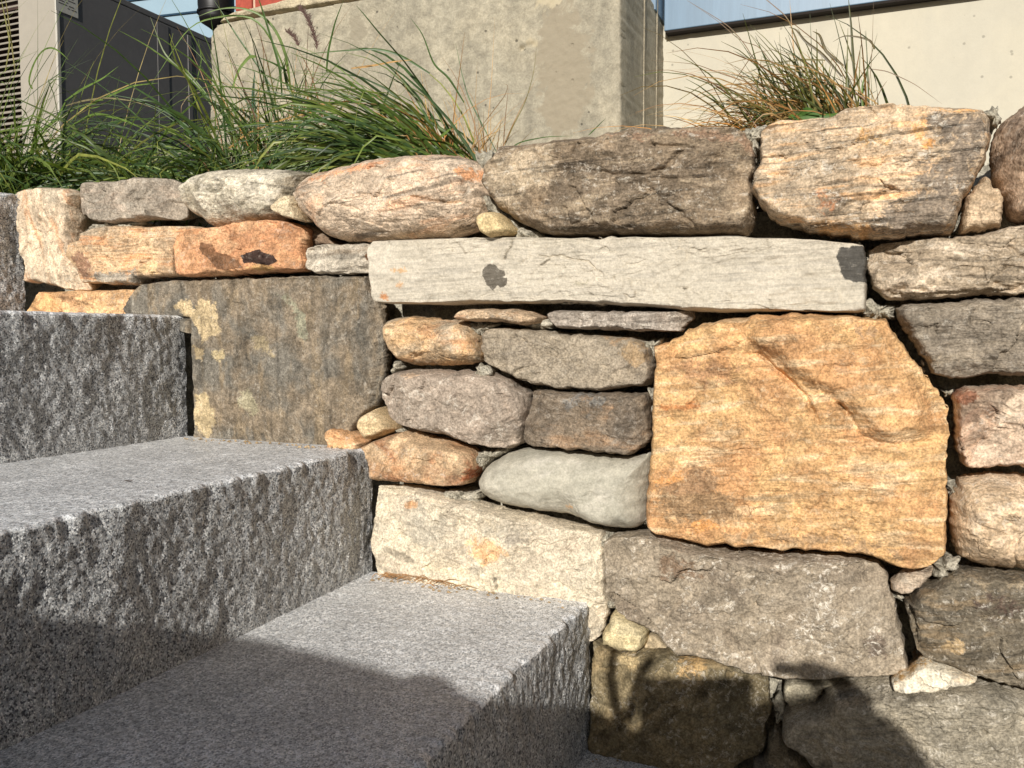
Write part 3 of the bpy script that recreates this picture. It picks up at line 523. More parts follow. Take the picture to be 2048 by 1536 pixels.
ST('H', [(1435,520),(1470,480),(1550,455),(1640,455),(1642,480),(1580,540),(1520,578),(1460,565),(1437,548)],
   ((186,164,138),(172,148,124),(198,180,154)), 'small pinkish filler rock below the corner of the big orange stone', dict(dark=.2, fleck=.4), prot=.025, r=.016, ye=-.006, facets=2)
ST('B', [(1055,1290),(1070,1260),(1110,1232),(1150,1235),(1200,1270),(1250,1330),(1258,1360),(1220,1385),(1120,1400),(1070,1370),(1055,1320)],
   ((218,192,132),(208,180,122),(226,202,148)), 'round yellow pebble resting on the long pale slab', dict(dark=.12, fleck=.1, blotch=.12, bump=.3), chip=.0003, prot=.035, r=.024, ye=-.022, back=.03, facets=1, low=.0008, mid=.0005, fine=.0002, jag=.0004)
ST('K', [(1455,1100),(1500,1085),(1560,1100),(1620,1130),(1700,1210),(1680,1300),(1460,1300)], ((120,110,94),(108,98,84),(130,120,100)), 'small grey stone at the very bottom of the wall', dict(dark=.3), prot=.03, r=.012, ye=.004, facets=2)
# --- stones that carry the wall on beyond the frame (right side and foot)
rs = np.random.RandomState(4)
def extra(x0, x1, z0, z1, cols, lab):
    SEED[0] += 1; g = .007; n = 5; q = []
    for a, b in (((x0+g, z0+g), (x1-g, z0+g)), ((x1-g, z0+g), (x1-g, z1-g)), ((x1-g, z1-g), (x0+g, z1-g)), ((x0+g, z1-g), (x0+g, z0+g))):
        for k in range(n):
            t = (k + .3) / n; q.append((a[0]+(b[0]-a[0])*t + rs.normal()*.004, a[1]+(b[1]-a[1])*t + rs.normal()*.004))
    m = stone_mat('stone_extra_%d' % SEED[0], *cols, seed=SEED[0], dark=.35)
    build_stone(wall, np.array(q), m, seed=SEED[0], prot=.05, r=.02, facets=4, step=.006, strata=.001, label=lab, soft=2)
gp = [((190,168,138),(162,142,116),(204,184,156)), ((140,126,108),(124,111,96),(156,140,118)), ((206,158,108),(222,184,134),(168,112,74)), ((150,136,114),(134,118,100),(164,148,126))]
k = 0
for (z0, z1) in ((.10, .24), (.02, .10), (-.09, .02), (-.19, -.09), (-.30, -.19), (-.44, -.31), (-.60, -.45), (-.74, -.60)):
    x = {.24: .210, .10: .240, .02: .242, -.09: .224, -.19: .226, -.31: .224, -.45: .224, -.60: .205}[z1]
    while x < .95:
        wd = rs.uniform(.14, .3); extra(x, x + wd, z0, z1, gp[k % 4], 'ordinary field stone further along the wall'); x += wd; k += 1
for x0, x1 in ((-.31, -.12), (-.12, .2)):
    extra(x0, x1, -.74, -.60, gp[k % 4], 'field stone at the foot of the wall'); k += 1

# --- mortar: recessed bed behind the stones, and the lumps squeezed out between them
def mortar_mat(name): return stone_mat(name, (176,168,148), (164,156,136), (188,180,160), dark=.15, fleck=.2, blotch=.3, stretch=1.2, bump=.8, grain=.3)
mm = mortar_mat('mortar')
gx = np.arange(-1.5, 1.0, .006); gz = np.arange(-.9, .2, .006); X, Z = np.meshgrid(gx, gz); P = np.stack([X.ravel(), Z.ravel()], 1)
q = np.stack([P[:, 0] * 22, P[:, 0] * 0, P[:, 1] * 22], 1)
Y = .085 + .020 * fbm(q, 4, .55); Y = Y + sstep(.14, .2, P[:, 1]) * .03
V = np.stack([P[:, 0], Y, P[:, 1]], 1); nx, nz = len(gx), len(gz)
I = (np.arange(nz - 1)[:, None] * nx + np.arange(nx - 1)[None]).ravel()
Fm = np.stack([I, I + 1, I + nx + 1, I + nx], 1)
mesh_np('mortar_bed', V, Fm, mm, wall, np.zeros((len(V), 4)), label='recessed grey mortar bed seen in the gaps')
def MO(crop, pts, ye=-.005, prot=.014, r=.01):
    SEED[0] += 1
    xz = hit(px(crop, pts), ye)[:, [0, 2]]; xz = xz.mean(0) + (xz - xz.mean(0)) * 1.28
    build_stone(wall, xz, mm, name='mortar', ye=ye, prot=prot, r=r, facets=3, fa=.4, low=.003, mid=.004, fine=.0012, jag=.0045, seed=SEED[0], back=.08, chip=.002, csz=.010, taper=.3, label='lump of pale grey mortar')
MO('B', [(1040,930),(1090,920),(1130,930),(1120,960),(1095,1010),(1110,1080),(1140,1160),(1190,1230),(1180,1260),(1090,1240),(1060,1200),(1080,1100),(1075,1010)], .002)
MO('B', [(1180,1240),(1260,1290),(1330,1330),(1420,1370),(1440,1392),(1270,1392),(1250,1330)], .0)
MO('C', [(500,745),(540,715),(600,705),(620,720),(600,760),(590,820),(575,850),(540,800)], -.004)
MO('C', [(550,880),(580,880),(575,960),(560,1050),(548,1040)], .008)
MO('C', [(1850,610),(1900,600),(1930,640),(1895,690),(1870,665)], .0)
MO('E', [(880,670),(1000,680),(960,700),(940,745),(915,745),(890,700)], -.004)
MO('E', [(1250,640),(1310,650),(1330,690),(1260,695),(1200,690),(1180,680)], .0)
MO('E', [(1870,775),(1970,755),(1960,830),(1930,870),(1915,820)], -.0)
MO('E', [(905,925),(950,915),(960,950),(930,960),(905,950)], -.022, .01)
MO('E', [(1895,1060),(1930,1050),(1925,1120),(1912,1200),(1900,1130)], .004)
MO('E', [(395,900),(420,890),(445,920),(430,945),(400,940)], .008)
MO('F', [(1235,480),(1275,470),(1300,490),(1370,490),(1370,550),(1235,545)], .002)
MO('F', [(1500,790),(1520,780),(1545,820),(1520,825)], .004)
MO('F', [(1630,930),(1670,935),(1660,965),(1645,960)], .0)
MO('G', [(890,320),(1000,300),(1080,295),(980,345),(920,405),(895,395)], .0)
MO('G', [(710,540),(780,530),(850,545),(890,530),(900,575),(850,580),(780,575)], -.002)
MO('G', [(440,165),(470,165),(520,190),(450,195)], .008)
MO('H', [(1640,480),(1650,440),(1690,418),(1735,430),(1715,460),(1690,480),(1660,490)], -.012, .02)
MO('H', [(1440,570),(1490,580),(1490,600),(1455,598)], -.006)
MO('H', [(1700,70),(1760,60),(1740,110),(1715,150),(1700,120)], .004)
MO('G', [(1625,770),(1680,790),(1680,860),(1665,890),(1640,850)], .004)
MO('G', [(1870,575),(1885,575),(1880,720),(1868,720)], .004)
MO('K', [(1620,640),(1680,620),(1790,680),(1720,720),(1660,760),(1630,720)], .012)
MO('K', [(380,1010),(440,1000),(470,1030),(420,1040)], .0)
MO('H', [(165,600),(200,610),(230,640),(190,650)], .004)
MO('D', [(550,385),(600,352),(700,350),(800,340),(780,375),(640,385)], .0)

# ------------------------------------------------------------------ granite stairs
stairs = empty('granite_stairs', (-.9, -.9, -.7), 'flight of rough split grey granite steps climbing left along the stone wall', 'stairs')
gm_top = granite_mat('granite_sawn', 1); gm_face = granite_mat('granite_split', 0)
STEPS = [(-1.325, .236, .03, .46), (-.973, .029, -.165, .36), (-.640, -.159, -.338, .34), (-.314, -.338, -.530, .335), (.02, -.530, -.70, .345)]
def granite_step(x0, zt, zb, depth, k):
    y1 = -.004; y0 = -2.6
    ys = np.concatenate([np.linspace(y0, -1.3, 60, endpoint=False), np.arange(-1.3, -.95, .006), np.arange(-.95, y1, .0025), [y1]])
    rr = .007
    H = zt - zb
    # profile parameter: riser up, round the arris, along the tread
    pz = np.concatenate([np.arange(0, H - rr, .0026)]); na = 6
    prof = [(0.0, zb - .02 + z * (H - rr + .02) / (H - rr), 1.0, 0.0) for z in pz]
    for i in range(na + 1):
        a = i / na * math.pi / 2; prof.append((-rr + rr * math.cos(a), zt - rr + rr * math.sin(a), math.cos(a), math.sin(a)))
    tx = np.concatenate([np.arange(rr + .003, .2, .004), np.arange(.2, depth + .03, .008)])
    prof += [(-t, zt, 0.0, 1.0) for t in tx]
    pr = np.array(prof); n, m = len(ys), len(pr)
    Yg = np.repeat(ys, m); R = np.tile(pr, (n, 1))
    sd = 5.3 * k
    q = lambda f, fz=None, o=0.0: np.stack([R[:, 0] * f + sd + o, Yg * f, R[:, 1] * (fz or f) + o], 1)
    low = fbm(q(8, 8), 4, .55); lump = fbm(q(30, 30, 3.), 4, .6); fine = fbm(q(95, 95, 7.), 3, .6); vf = noise(q(240, 240, 9.))
    ridge = np.abs(fbm(q(17, 14, 5.), 3))
    dn = .0040 * low + .0015 * lump + .0014 * fine + .0008 * vf - .0018 * ridge
    # chipped arris
    wx = R[:, 2]; edge = np.exp(-((R[:, 1] - zt) / .016) ** 2) * (wx > .01)
    wx = wx * (1 - .35 * edge)
    fade = sstep(0, .03, (R[:, 1] - zb)) * .6 + .4
    dx = dn * wx * fade - np.exp(-((R[:, 1] - zt) / .014) ** 2) * np.exp(np.minimum(R[:, 0], 0) / .014) * .0055 * sstep(-.15, .5, fbm(np.stack([Yg * 26 + sd, Yg * 0, Yg * 0], 1), 4))
    top = R[:, 3]
    dz = top * (.0005 * fbm(q(60, 60, 2.), 3) + .0003 * vf)
    nearE = np.exp(R[:, 0] / .010) * top
    dz = dz - np.exp(np.minimum(R[:, 0], 0) / .012) * (R[:, 3] > 0) * .0022 * sstep(-.2, .6, fbm(np.stack([Yg * 40 + sd, Yg * 0, Yg * 0], 1), 4))
    V = np.stack([x0 + R[:, 0] + dx, Yg, R[:, 1] + dz], 1)
    ii = (np.arange(n - 1)[:, None] * m + np.arange(m - 1)[None]).ravel()
    F = np.stack([ii, ii + 1, ii + m + 1, ii + m], 1)[:, ::-1]
    # end face against the wall
    base = len(V); last = V[(n - 1) * m:n * m]; cpt = np.array([[x0 - depth * .5, y1, (zt + zb) / 2]])
    V = np.vstack([V, cpt]); i = np.arange(m - 1) + (n - 1) * m
    me = mesh_np('step', V, F, gm_face, stairs, origin=np.array([x0 - depth / 2, -1.0, zb]), label=STL[k])
    me.data.materials.append(gm_top)
    pt = R[F.min(1) % (n * m), 3]
    mi = np.zeros(len(F), np.int32)
    cen = R[F[:, 0], 3] * .5 + R[F[:, 2], 3] * .5
    mi[cen > .6] = 1
    me.data.polygons.foreach_set('material_index', mi)
    return me
STL = ['highest granite step at the left edge', 'granite step below the highest one', 'middle granite step with a sunlit tread', 'granite step with the photographer\'s shadow across its tread', 'lowest granite step, in shade at the bottom']
for k, (x0, zt, zb, dp) in enumerate(STEPS): granite_step(x0, zt, zb, dp, k)
# paving at the foot
gpv = plain_mat('paving', (58, 62, 70), .9, var=.2, scale=90, bump=.6)
box('paving', (-3.0, -9, -.80), (3.5, .0, -.70), gpv, kind='structure')
# dry litter along the foot of the wall on the fourth step
lit = plain_mat('dry_needle', (146, 108, 68), .8, var=.3)
def ribbon_np(pts, w0, taper=.8, nrm=None):
    pts = np.asarray(pts, float); n = len(pts); T = np.gradient(pts, axis=0); T /= np.linalg.norm(T, axis=1)[:, None] + 1e-9
    N = np.array([.3, -1, .25]) if nrm is None else np.asarray(nrm, float); Sd = np.cross(T, N); Sd /= np.linalg.norm(Sd, axis=1)[:, None] + 1e-9
    t = np.linspace(0, 1, n); wd = w0 * .5 * np.clip(np.minimum(.55 + 2.2 * t, 1.0), 0, 1) * (1 - t ** 2.2 * taper)
    Bn = np.cross(Sd, T)
    L = pts + Sd * wd[:, None]; R_ = pts - Sd * wd[:, None]; Mid = pts + Bn * (wd * .35)[:, None]
    V = np.stack([L, Mid, R_], 1).reshape(-1, 3)
    F = []
    for i in range(n - 1):
        a = i * 3; F += [(a, a + 1, a + 4, a + 3), (a + 1, a + 2, a + 5, a + 4)]
    return V, np.array(F)
lits = random.Random(3)
VV = []; FF = []; o = 0
for i in range(46):
    c = hit([[lits.choice([lits.gauss(835, 22), lits.gauss(890, 22), lits.gauss(785, 8)]), 1150]], -.012)[0]; c[2] = -.333; c[1] = -.038 + lits.gauss(0, .005)
    a = lits.gauss(0, .5); L = lits.uniform(.008, .032)
    e = c + np.array([math.cos(a) * L, math.sin(a) * L * .3, lits.uniform(0, .006)])
    pts = [c + (e - c) * t + np.array([0, 0, .004 * math.sin(t * 3.1)]) for t in np.linspace(0, 1, 5)]
    V, F = ribbon_np(pts, .0011, .3); VV.append(V); FF.append(F + o); o += len(V)
mesh_np('dry_litter', np.vstack(VV), np.vstack(FF), lit, label='dry orange needles and grass bits in the corner of the fourth step', cat='plant litter', kind='stuff')

# grit and stone crumbs gathered where the treads meet the wall
VV = []; FF = []; o = 0
for (xa, xb, zt, cnt) in ((-.955, -.66, -.159, 70), (-.62, -.33, -.338, 60), (-.30, .0, -.530, 40)):
    for i in range(cnt):
        c = np.array([lits.uniform(xa, xb), -.030 - abs(lits.gauss(0, .012)), zt + .0008]); r_ = lits.choice([.0010, .0014, .0020, .0034])
        v = np.array([[1,0,0],[-.9,.2,0],[0,1,.1],[.1,-1,0],[0,0,.9],[0,.1,-.4]]) * r_ * np.array([[lits.uniform(.6,1.4), lits.uniform(.6,1.3), lits.uniform(.6,1.1)]]) + c
        VV.append(v); FF.append(np.array([(0,2,4),(2,1,4),(1,3,4),(3,0,4),(2,0,5),(1,2,5),(3,1,5),(0,3,5)]) + o); o += 6
mesh_np('grit', np.vstack(VV), np.vstack(FF), plain_mat('grit', (170, 146, 112), .9, var=.4, scale=300), smooth=False, label='stone grit and crumbs along the foot of the wall on the treads', cat='grit', kind='stuff')
tw = hit(np.array([[246, 962], [268, 962]]), 0)
dd = (lambda p: (RV * ((p[0] - 1024) / FPX) + UV * ((768 - p[1]) / FPX) + FV))
P_ = [CAM + dd(p) * (-.1575 / dd(p)[2]) for p in ((245, 963), (252, 961), (260, 962), (267, 960))]
V, F = ribbon_np(P_, .0028, .3, (0, -.3, 1)); mesh_np('twig', V, F, plain_mat('twig', (70, 52, 36), .9), label='tiny dark twig lying on the middle granite step', cat='twig')

# ------------------------------------------------------------------ planting bed and ground behind
soil = stone_mat('soil', (70,58,44), (54,44,34), (90,76,56), dark=.3, fleck=.3, blotch=.5, stretch=1, bump=1.0)
gx = np.arange(-4.5, 3.5, .05); gy = np.arange(.05, 3.0, .05); X, Yy = np.meshgrid(gx, gy); P = np.stack([X.ravel(), Yy.ravel()], 1)
Zs = .155 + .02 * fbm(np.stack([P[:, 0] * 4, P[:, 1] * 4, P[:, 0] * 0], 1), 4) + .02 * sstep(.1, .5, P[:, 1])
V = np.stack([P[:, 0], P[:, 1], Zs], 1); nx, nz = len(gx), len(gy)
I = (np.arange(nz - 1)[:, None] * nx + np.arange(nx - 1)[None]).ravel()
mesh_np('planting_bed_soil', V, np.stack([I, I + 1, I + nx + 1, I + nx], 1), soil, None, np.zeros((len(V), 4)), kind='structure')
box('ground', (-150, 2.9, -1.2), (150, 200, .05), gpv, kind='structure')
box('ground', (-150, -150, -1.2), (150, -8.9, -.72), gpv, kind='structure')
box('ground', (-150, -8.95, -1.2), (-2.9, 2.95, .06), gpv, kind='structure')
box('ground', (3.4, -8.95, -1.2), (150, 2.95, .05), gpv, kind='structure')

# concrete pier
pier = empty('concrete_pier', (-1.0, .8, .15), 'weathered concrete pier with ragged left edge and a cracked cap', 'concrete pier')
cm = concrete_mat('pier_concrete', (171, 161, 139), (157, 149, 130), .6, .24, .55, 1)
YP = .70
pp = hit(np.array([(424,420),(422,300),(424,200),(428,150),(424,110),(426,75),(430,60),(440,50),(578,26),(760,-4),(1000,-48),(1243,-92),(1243,100),(1244,420)]), YP)[:, [0, 2]]
def bp_(c, p): return hit(px(c, p), YP)[:, [0, 2]]
def pier_body():
    return build_stone(pier, pp, cm, name='body', ye=YP, prot=.008, r=.008, facets=0, low=.001, mid=.0012, fine=.0005, back=1.095, step=.0045, seed=3, jag=.0012, soft=0, taper=0, chip=0,
        patches=[(0, bp_('B', ell(1550,420,190,420)), (150,138,116), .04), (0, bp_('B', ell(1460,20,90,60)), (188,174,142), .03), (0, bp_('B', ell(1380,255,50,45)), (188,174,142), .02), (0, bp_('B', ell(350,180,60,110)), (146,136,116), .03)],
        cracks=[(bp_('B', [(1290,290),(1340,270),(1375,262)]), .005, .004), (bp_('B', [(1292,285),(1310,292)]), .008, .006)])
pier_body()
cap = hit(np.array([(441,44),(470,33),(513,27),(578,17),(760,-12),(760,-40),(600,-8),(560,4),(500,18),(470,24),(450,34)]), YP)[:, [0, 2]]
build_stone(pier, cap, concrete_mat('cap_mortar', (188, 174, 146), (170, 158, 132), .5, .3, .8, 4), name='cap', ye=YP, prot=.004, r=.006, facets=0, back=1.05, step=.005, seed=5, jag=.002, soft=0, taper=0, chip=0, label='thin pale mortar cap')
XR = hit([[1243, 300]], YP)[0][0]
seam = concrete_mat('seam', (190, 178, 152), (176, 164, 140), .3, .3, .5, 2)
for yy in (.885, 1.01):
    ys = np.linspace(0, 1, 90); hz = .10 + ys * 1.1
    wv = .0015 + .0012 * np.abs(fbm(np.stack([hz * 40, hz * 0 + yy * 9, hz * 0], 1), 3))
    V = np.vstack([np.stack([np.full(90, XR - .001), yy - wv, hz], 1), np.stack([XR + wv * 1.2, np.full(90, yy), hz], 1), np.stack([np.full(90, XR - .001), yy + wv, hz], 1)])
    i = np.arange(89); F = np.vstack([np.stack([i, i + 1, i + 91, i + 90], 1), np.stack([i + 90, i + 91, i + 181, i + 180], 1)])
    mesh_np('formwork_seam', V, F, seam, pier, np.zeros((len(V), 4)))
# brick wall above the pier
bw = empty('brick_wall', (-1.2, .85, .8), 'strip of red brick wall standing on the concrete pier', 'brick wall')
brm = plain_mat('red_brick', (156, 70, 54), .85, var=.16, scale=80, bump=.5); mrt = plain_mat('brick_mortar', (206, 176, 150), .9, var=.12, scale=120, bump=.6)
c0 = hit([[470, 26]], .73)[0]; zb0 = c0[2]
box('mortar_backing', (c0[0] + .004, .738, zb0 - .05), (-.50, 1.05, zb0 + .6), mrt, bw)
bl = None; idx = 0
for row in range(7):
    z = zb0 + .004 + row * .068; x = c0[0] - (.0 if row % 2 == 0 else .1) ; first = True
    while x < -.62:
        L = .203 if not (row % 2 == 1 and first) else .203
        xa = max(x, c0[0]); xb = min(x + L - .010, -.50)
        if row == 0 and first: xb = hit([[505, 10]], .73)[0][0] - .004; x = xb - L + .010
        if xb - xa > .02: box('brick', (xa, .731, z), (xb, .80, z + .058), brm, bw, bev=.003)
        x += L; first = False
# building wall with blue panel
bwall = empty('building_wall', (1.0, 1.1, .1), 'smooth pale cream concrete wall with a blue metal panel above, behind the dry grass', 'building wall')
wm = concrete_mat('cream_concrete', (198, 190, 170), (193, 186, 168), .35, .03, .12, 7, streak=.02)
gx = np.arange(-.492, 3.2, .012); gz = np.arange(.05, .86, .012); X, Z = np.meshgrid(gx, gz); P = np.stack([X.ravel(), Z.ravel()], 1)
V = np.stack([P[:, 0], 1.09 + .0008 * fbm(np.stack([P[:, 0] * 8, P[:, 0] * 0, P[:, 1] * 8], 1), 3), P[:, 1]], 1)
xj = hit([[1380, 200]], 1.09)[0][0]; V[:, 1] -= .0016 * np.exp(-((P[:, 0] - xj) / .006) ** 2)
hc = hit([[1387, 163]], 1.09)[0]; V[:, 1] += .010 * np.exp(-(((P[:, 0] - hc[0]) ** 2 + (P[:, 1] - hc[2]) ** 2) / .0045 ** 2))
nx, nz = len(gx), len(gz); I = (np.arange(nz - 1)[:, None] * nx + np.arange(nx - 1)[None]).ravel()
mesh_np('wall_face', V, np.stack([I, I + 1, I + nx + 1, I + nx], 1), wm, bwall, np.zeros((len(V), 4)))
box('wall_core', (-.49, 1.10, .05), (3.2, 1.4, 2.4), wm, bwall)
blue = plain_mat('blue_panel', (104, 130, 152), .42, 0.0, var=.07, scale=30, bump=.03, stretch=(3, 3, .3))
pz = hit([[1328, 58]], 1.047)[0][2]; pxl = hit([[1326, 30]], 1.047)[0][0]
box('metal_panel', (pxl, 1.060, pz), (3.2, 1.094, 2.3), blue, bwall, bev=.002, label='blue painted metal panel')
box('panel_underside_shade', (pxl + .003, 1.0615, pz - .005), (3.2, 1.0895, pz + .002), plain_mat('painted_panel_shade', (34, 26, 20), .9), bwall, label='dark strip painted as the shade under the panel')  # added dark strip: underside shade and cast shadow put into its colour
box('metal_trim', (pxl - .024, .99, pz + .028), (pxl - .005, 1.094, 2.3), blue, bwall, bev=.001)

# heat pump unit
ac = empty('air_conditioner', (-2.4, 1.2, .17), 'grey outdoor air conditioning unit with louvred grille and a side panel coloured dark for shade', 'air conditioner')
acl = plain_mat('ac_light_casing', (166, 158, 144), .5, var=.03, scale=40); acd = plain_mat('ac_shaded_casing', (112, 109, 107), .55, var=.05, scale=40)  # second casing tone is darker: shade of the unlit side painted in
YA = .75; XA = hit([[122, 300]], YA)[0][0]; XB = hit([[45, 300]], YA)[0][0]; ZT = 1.05
ZT = hit([[122, -52]], YA)[0][2]
box('front_panel', (XB, YA, .17), (XA - .005, YA + .03, ZT), acl, ac, bev=.003)
box('corner_post', (XA - .006, YA - .003, .17), (XA + .001, YA + .010, ZT), plain_mat('ac_trim', (196, 190, 178), .4, var=.02), ac, bev=.003)
box('side_panel', (XA - .03, YA + .011, .17), (XA - .001, 2.1, ZT), acd, ac, bev=.002, label='flat side panel with its shade put into the grey')
box('top_panel', (XB - .9, YA, ZT), (XA, 2.1, ZT + .02), acd, ac, bev=.003)
for pa, pb, hh in ((330, 352, .0006), (389, 396, .002)):
    ya = XA / -math.tan(math.atan((1024 - pa) / FPX) + YAW) - DIST; yb = XA / -math.tan(math.atan((1024 - pb) / FPX) + YAW) - DIST
    box('seam_strip', (XA - .002, ya, .18), (XA + hh, yb, ZT - .004), plain_mat('ac_seam', (112, 109, 107), .6), ac, bev=.0008)
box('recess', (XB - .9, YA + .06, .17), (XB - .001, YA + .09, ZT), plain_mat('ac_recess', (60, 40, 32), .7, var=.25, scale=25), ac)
z = .19; fin0 = None
while z < ZT - .02:
    if fin0 is None:
        fin0 = box('louvre', (-.45, -.014, -.0022), (.449, .014, .0022), acl, ac, bev=.0009); fin0.rotation_euler = (math.radians(28), 0, 0)
        f = fin0
    else:
        f = fin0.copy(); COL.objects.link(f)
    f.location = (XB - .4505, YA + .018, z); z += .0167
# rating plate with print
pl = plain_mat('plate', (206, 202, 190), .5, var=.03); ink = plain_mat('ink', (92, 86, 82), .7)
def side_y(p): return XA / -math.tan(math.atan((1024 - p) / FPX) + YAW) - DIST
def side_z(p, y): 
    d = RV * ((p - 1024) / FPX) + UV * ((768 - y) / FPX) + FV; t = XA / d[0]; return d[2] * t
ya, yb = side_y(133), side_y(176); zb1 = side_z(133, 28)
plate = box('rating_plate', (XA, ya, zb1), (XA + .0012, yb, zb1 + .16), pl, ac, label='pale printed rating plate')
rp = random.Random(5)
zz = zb1 + .008; q = 0
while zz < zb1 + .15:
    y_ = ya + .008
    while y_ < yb - .012:
        L = rp.uniform(.006, .03)
        if rp.random() < .72:
            b = box('print_line', (XA + .0012, y_, zz), (XA + .0016, min(y_ + L, yb - .006), zz + .0022), ink, None)
            link(b, plate); b.matrix_parent_inverse = Matrix.Translation(-(plate.matrix_basis.translation + Vector(ac.location) * 0)) 
            b.parent = plate; b.matrix_parent_inverse = Matrix.Translation(-Vector(plate.location)); q += 1
        y_ += L + .006
    zz += .0075
# black cylinder fitting at the pier corner
fit = empty('pipe_fitting', (-1.5, .9, .8), 'black cylindrical fitting hanging beside the brick strip', 'pipe fitting')
blk = plain_mat('black_plastic', (26, 24, 24), .45, var=.1)
def lathe(name, c, prof, mat, parent, n=40, **kw):
    pr = np.array(prof); a = np.linspace(0, 2 * math.pi, n, endpoint=False)
    V = np.stack([c[0] + pr[:, None, 0] * np.cos(a), c[1] + pr[:, None, 0] * np.sin(a), c[2] + pr[:, None, 1] + a * 0], 2).reshape(-1, 3)
    F = []
    for i in range(len(pr) - 1):
        for j in range(n): F.append((i * n + j, i * n + (j + 1) % n, (i + 1) * n + (j + 1) % n, (i + 1) * n + j))
    return mesh_np(name, V, F, mat, parent, **kw)
fc = hit([[433, 52]], .90)[0]; u = .92 + 1.03
lathe('housing', fc, [(.0, -.012), (.012, -.012), (.022, -.004), (.044, .010), (.046, .018), (.048, .045), (.049, .052), (.049, .5), (0, .5)], blk, fit)
lathe('lip', fc, [(.049, .030), (.0515, .031), (.0515, .036), (.049, .037)], blk, fit)
lathe('stem', (fc[0] - .004, fc[1], fc[2]), [(.0055, -.012), (.0055, -.25), (0, -.25)], plain_mat('dark_stem', (24, 44, 62), .5), fit, 12)
# far blue clad building
far = empty('blue_clad_building', (-8, 7, 0), 'pale blue clad building with thin dark seams, far behind the air conditioner', 'building')
fb = plain_mat('pale_blue_cladding', (146, 170, 184), .6, var=.025, scale=6)
A1 = hit([[-300, 300]], 7.0)[0]; A2 = hit([[900, 300]], 7.0)[0]
box('cladding', (A1[0] - 3, 7.0, 0), (A2[0], 7.6, 9), fb, far)
seamm = plain_mat('dark_seam', (22, 56, 78), .6)
def bar(p, q_, y, wd, nm, par, mat):
    a, b = hit([p], y)[0], hit([q_], y)[0]; d = b - a; L = np.linalg.norm(d); d /= L; n = np.array([-d[2], 0, d[0]]) * wd / 2; yv = np.array([0, .02, 0])
    V = np.array([a - n - yv, b - n - yv, b + n - yv, a + n - yv, a - n, b - n, b + n, a + n]); F = [(0, 1, 2, 3), (4, 7, 6, 5), (0, 4, 5, 1), (1, 5, 6, 2), (2, 6, 7, 3), (3, 7, 4, 0)]
    return mesh_np(nm, V, F, mat, par, smooth=False)
bar((150, 52), (500, 12), 6.998, .018, 'seam', far, seamm); bar((380, 82), (480, 70), 6.998, .012, 'seam', far, seamm); bar((230, 4), (330, -8), 6.998, .03, 'seam', far, seamm)

# ------------------------------------------------------------------ grasses
def leaf_mat(name):
    T = NT(name); at = T.n('ShaderNodeAttribute', attribute_name='tint', attribute_type='GEOMETRY')
    V = T.mapping(T.n('ShaderNodeTexCoord').outputs['Object'], 0, (1, 1, 1))
    v = T.ramp(T.noise(V, 60, 4, .6), .3, .7, .7, 1.3); cc = T.n('ShaderNodeCombineColor'); [T.l(v, cc.inputs[i]) for i in range(3)]
    col = T.mix(1.0, at.outputs['Color'], cc.outputs[0], 'MULTIPLY')
    T.l(col, T.b.inputs['Base Color']); T.b.inputs['Roughness'].default_value = .42; T.b.inputs['Specular IOR Level'].default_value = .45
    tr = T.n('ShaderNodeBsdfTranslucent'); T.l(T.mix(1.0, col, (1.2, 1.25, .6), 'MULTIPLY'), tr.inputs[0])
    ms = T.n('ShaderNodeMixShader'); ms.inputs[0].default_value = .28
    T.l(T.b.outputs[0], ms.inputs[1]); T.l(tr.outputs[0], ms.inputs[2]); T.l(ms.outputs[0], T.t.nodes['Material Output'].inputs[0])
    return T.m
LM = leaf_mat('grass_leaf')
GREEN = [(58,84,50),(96,118,62),(72,98,44),(86,112,52),(58,84,40),(104,126,62),(64,92,56),(92,108,50),(120,132,70)]
DRY = [(176,150,104),(160,128,84),(192,170,124),(140,108,66),(186,140,84)]
def blade_path(b, az, e0, L, k, rg, n=9, wob=.04):
    p = np.array(b, float); out = [p.copy()]; ds = L / (n - 1); a = az
    for i in range(n - 1):
        t = (i + 1) / (n - 1); e = e0 - k * t ** 1.35; a += rg.gauss(0, wob)
        p = p + ds * np.array([math.cos(e) * math.cos(a), math.cos(e) * math.sin(a), math.sin(e)]); out.append(p.copy())
    return out
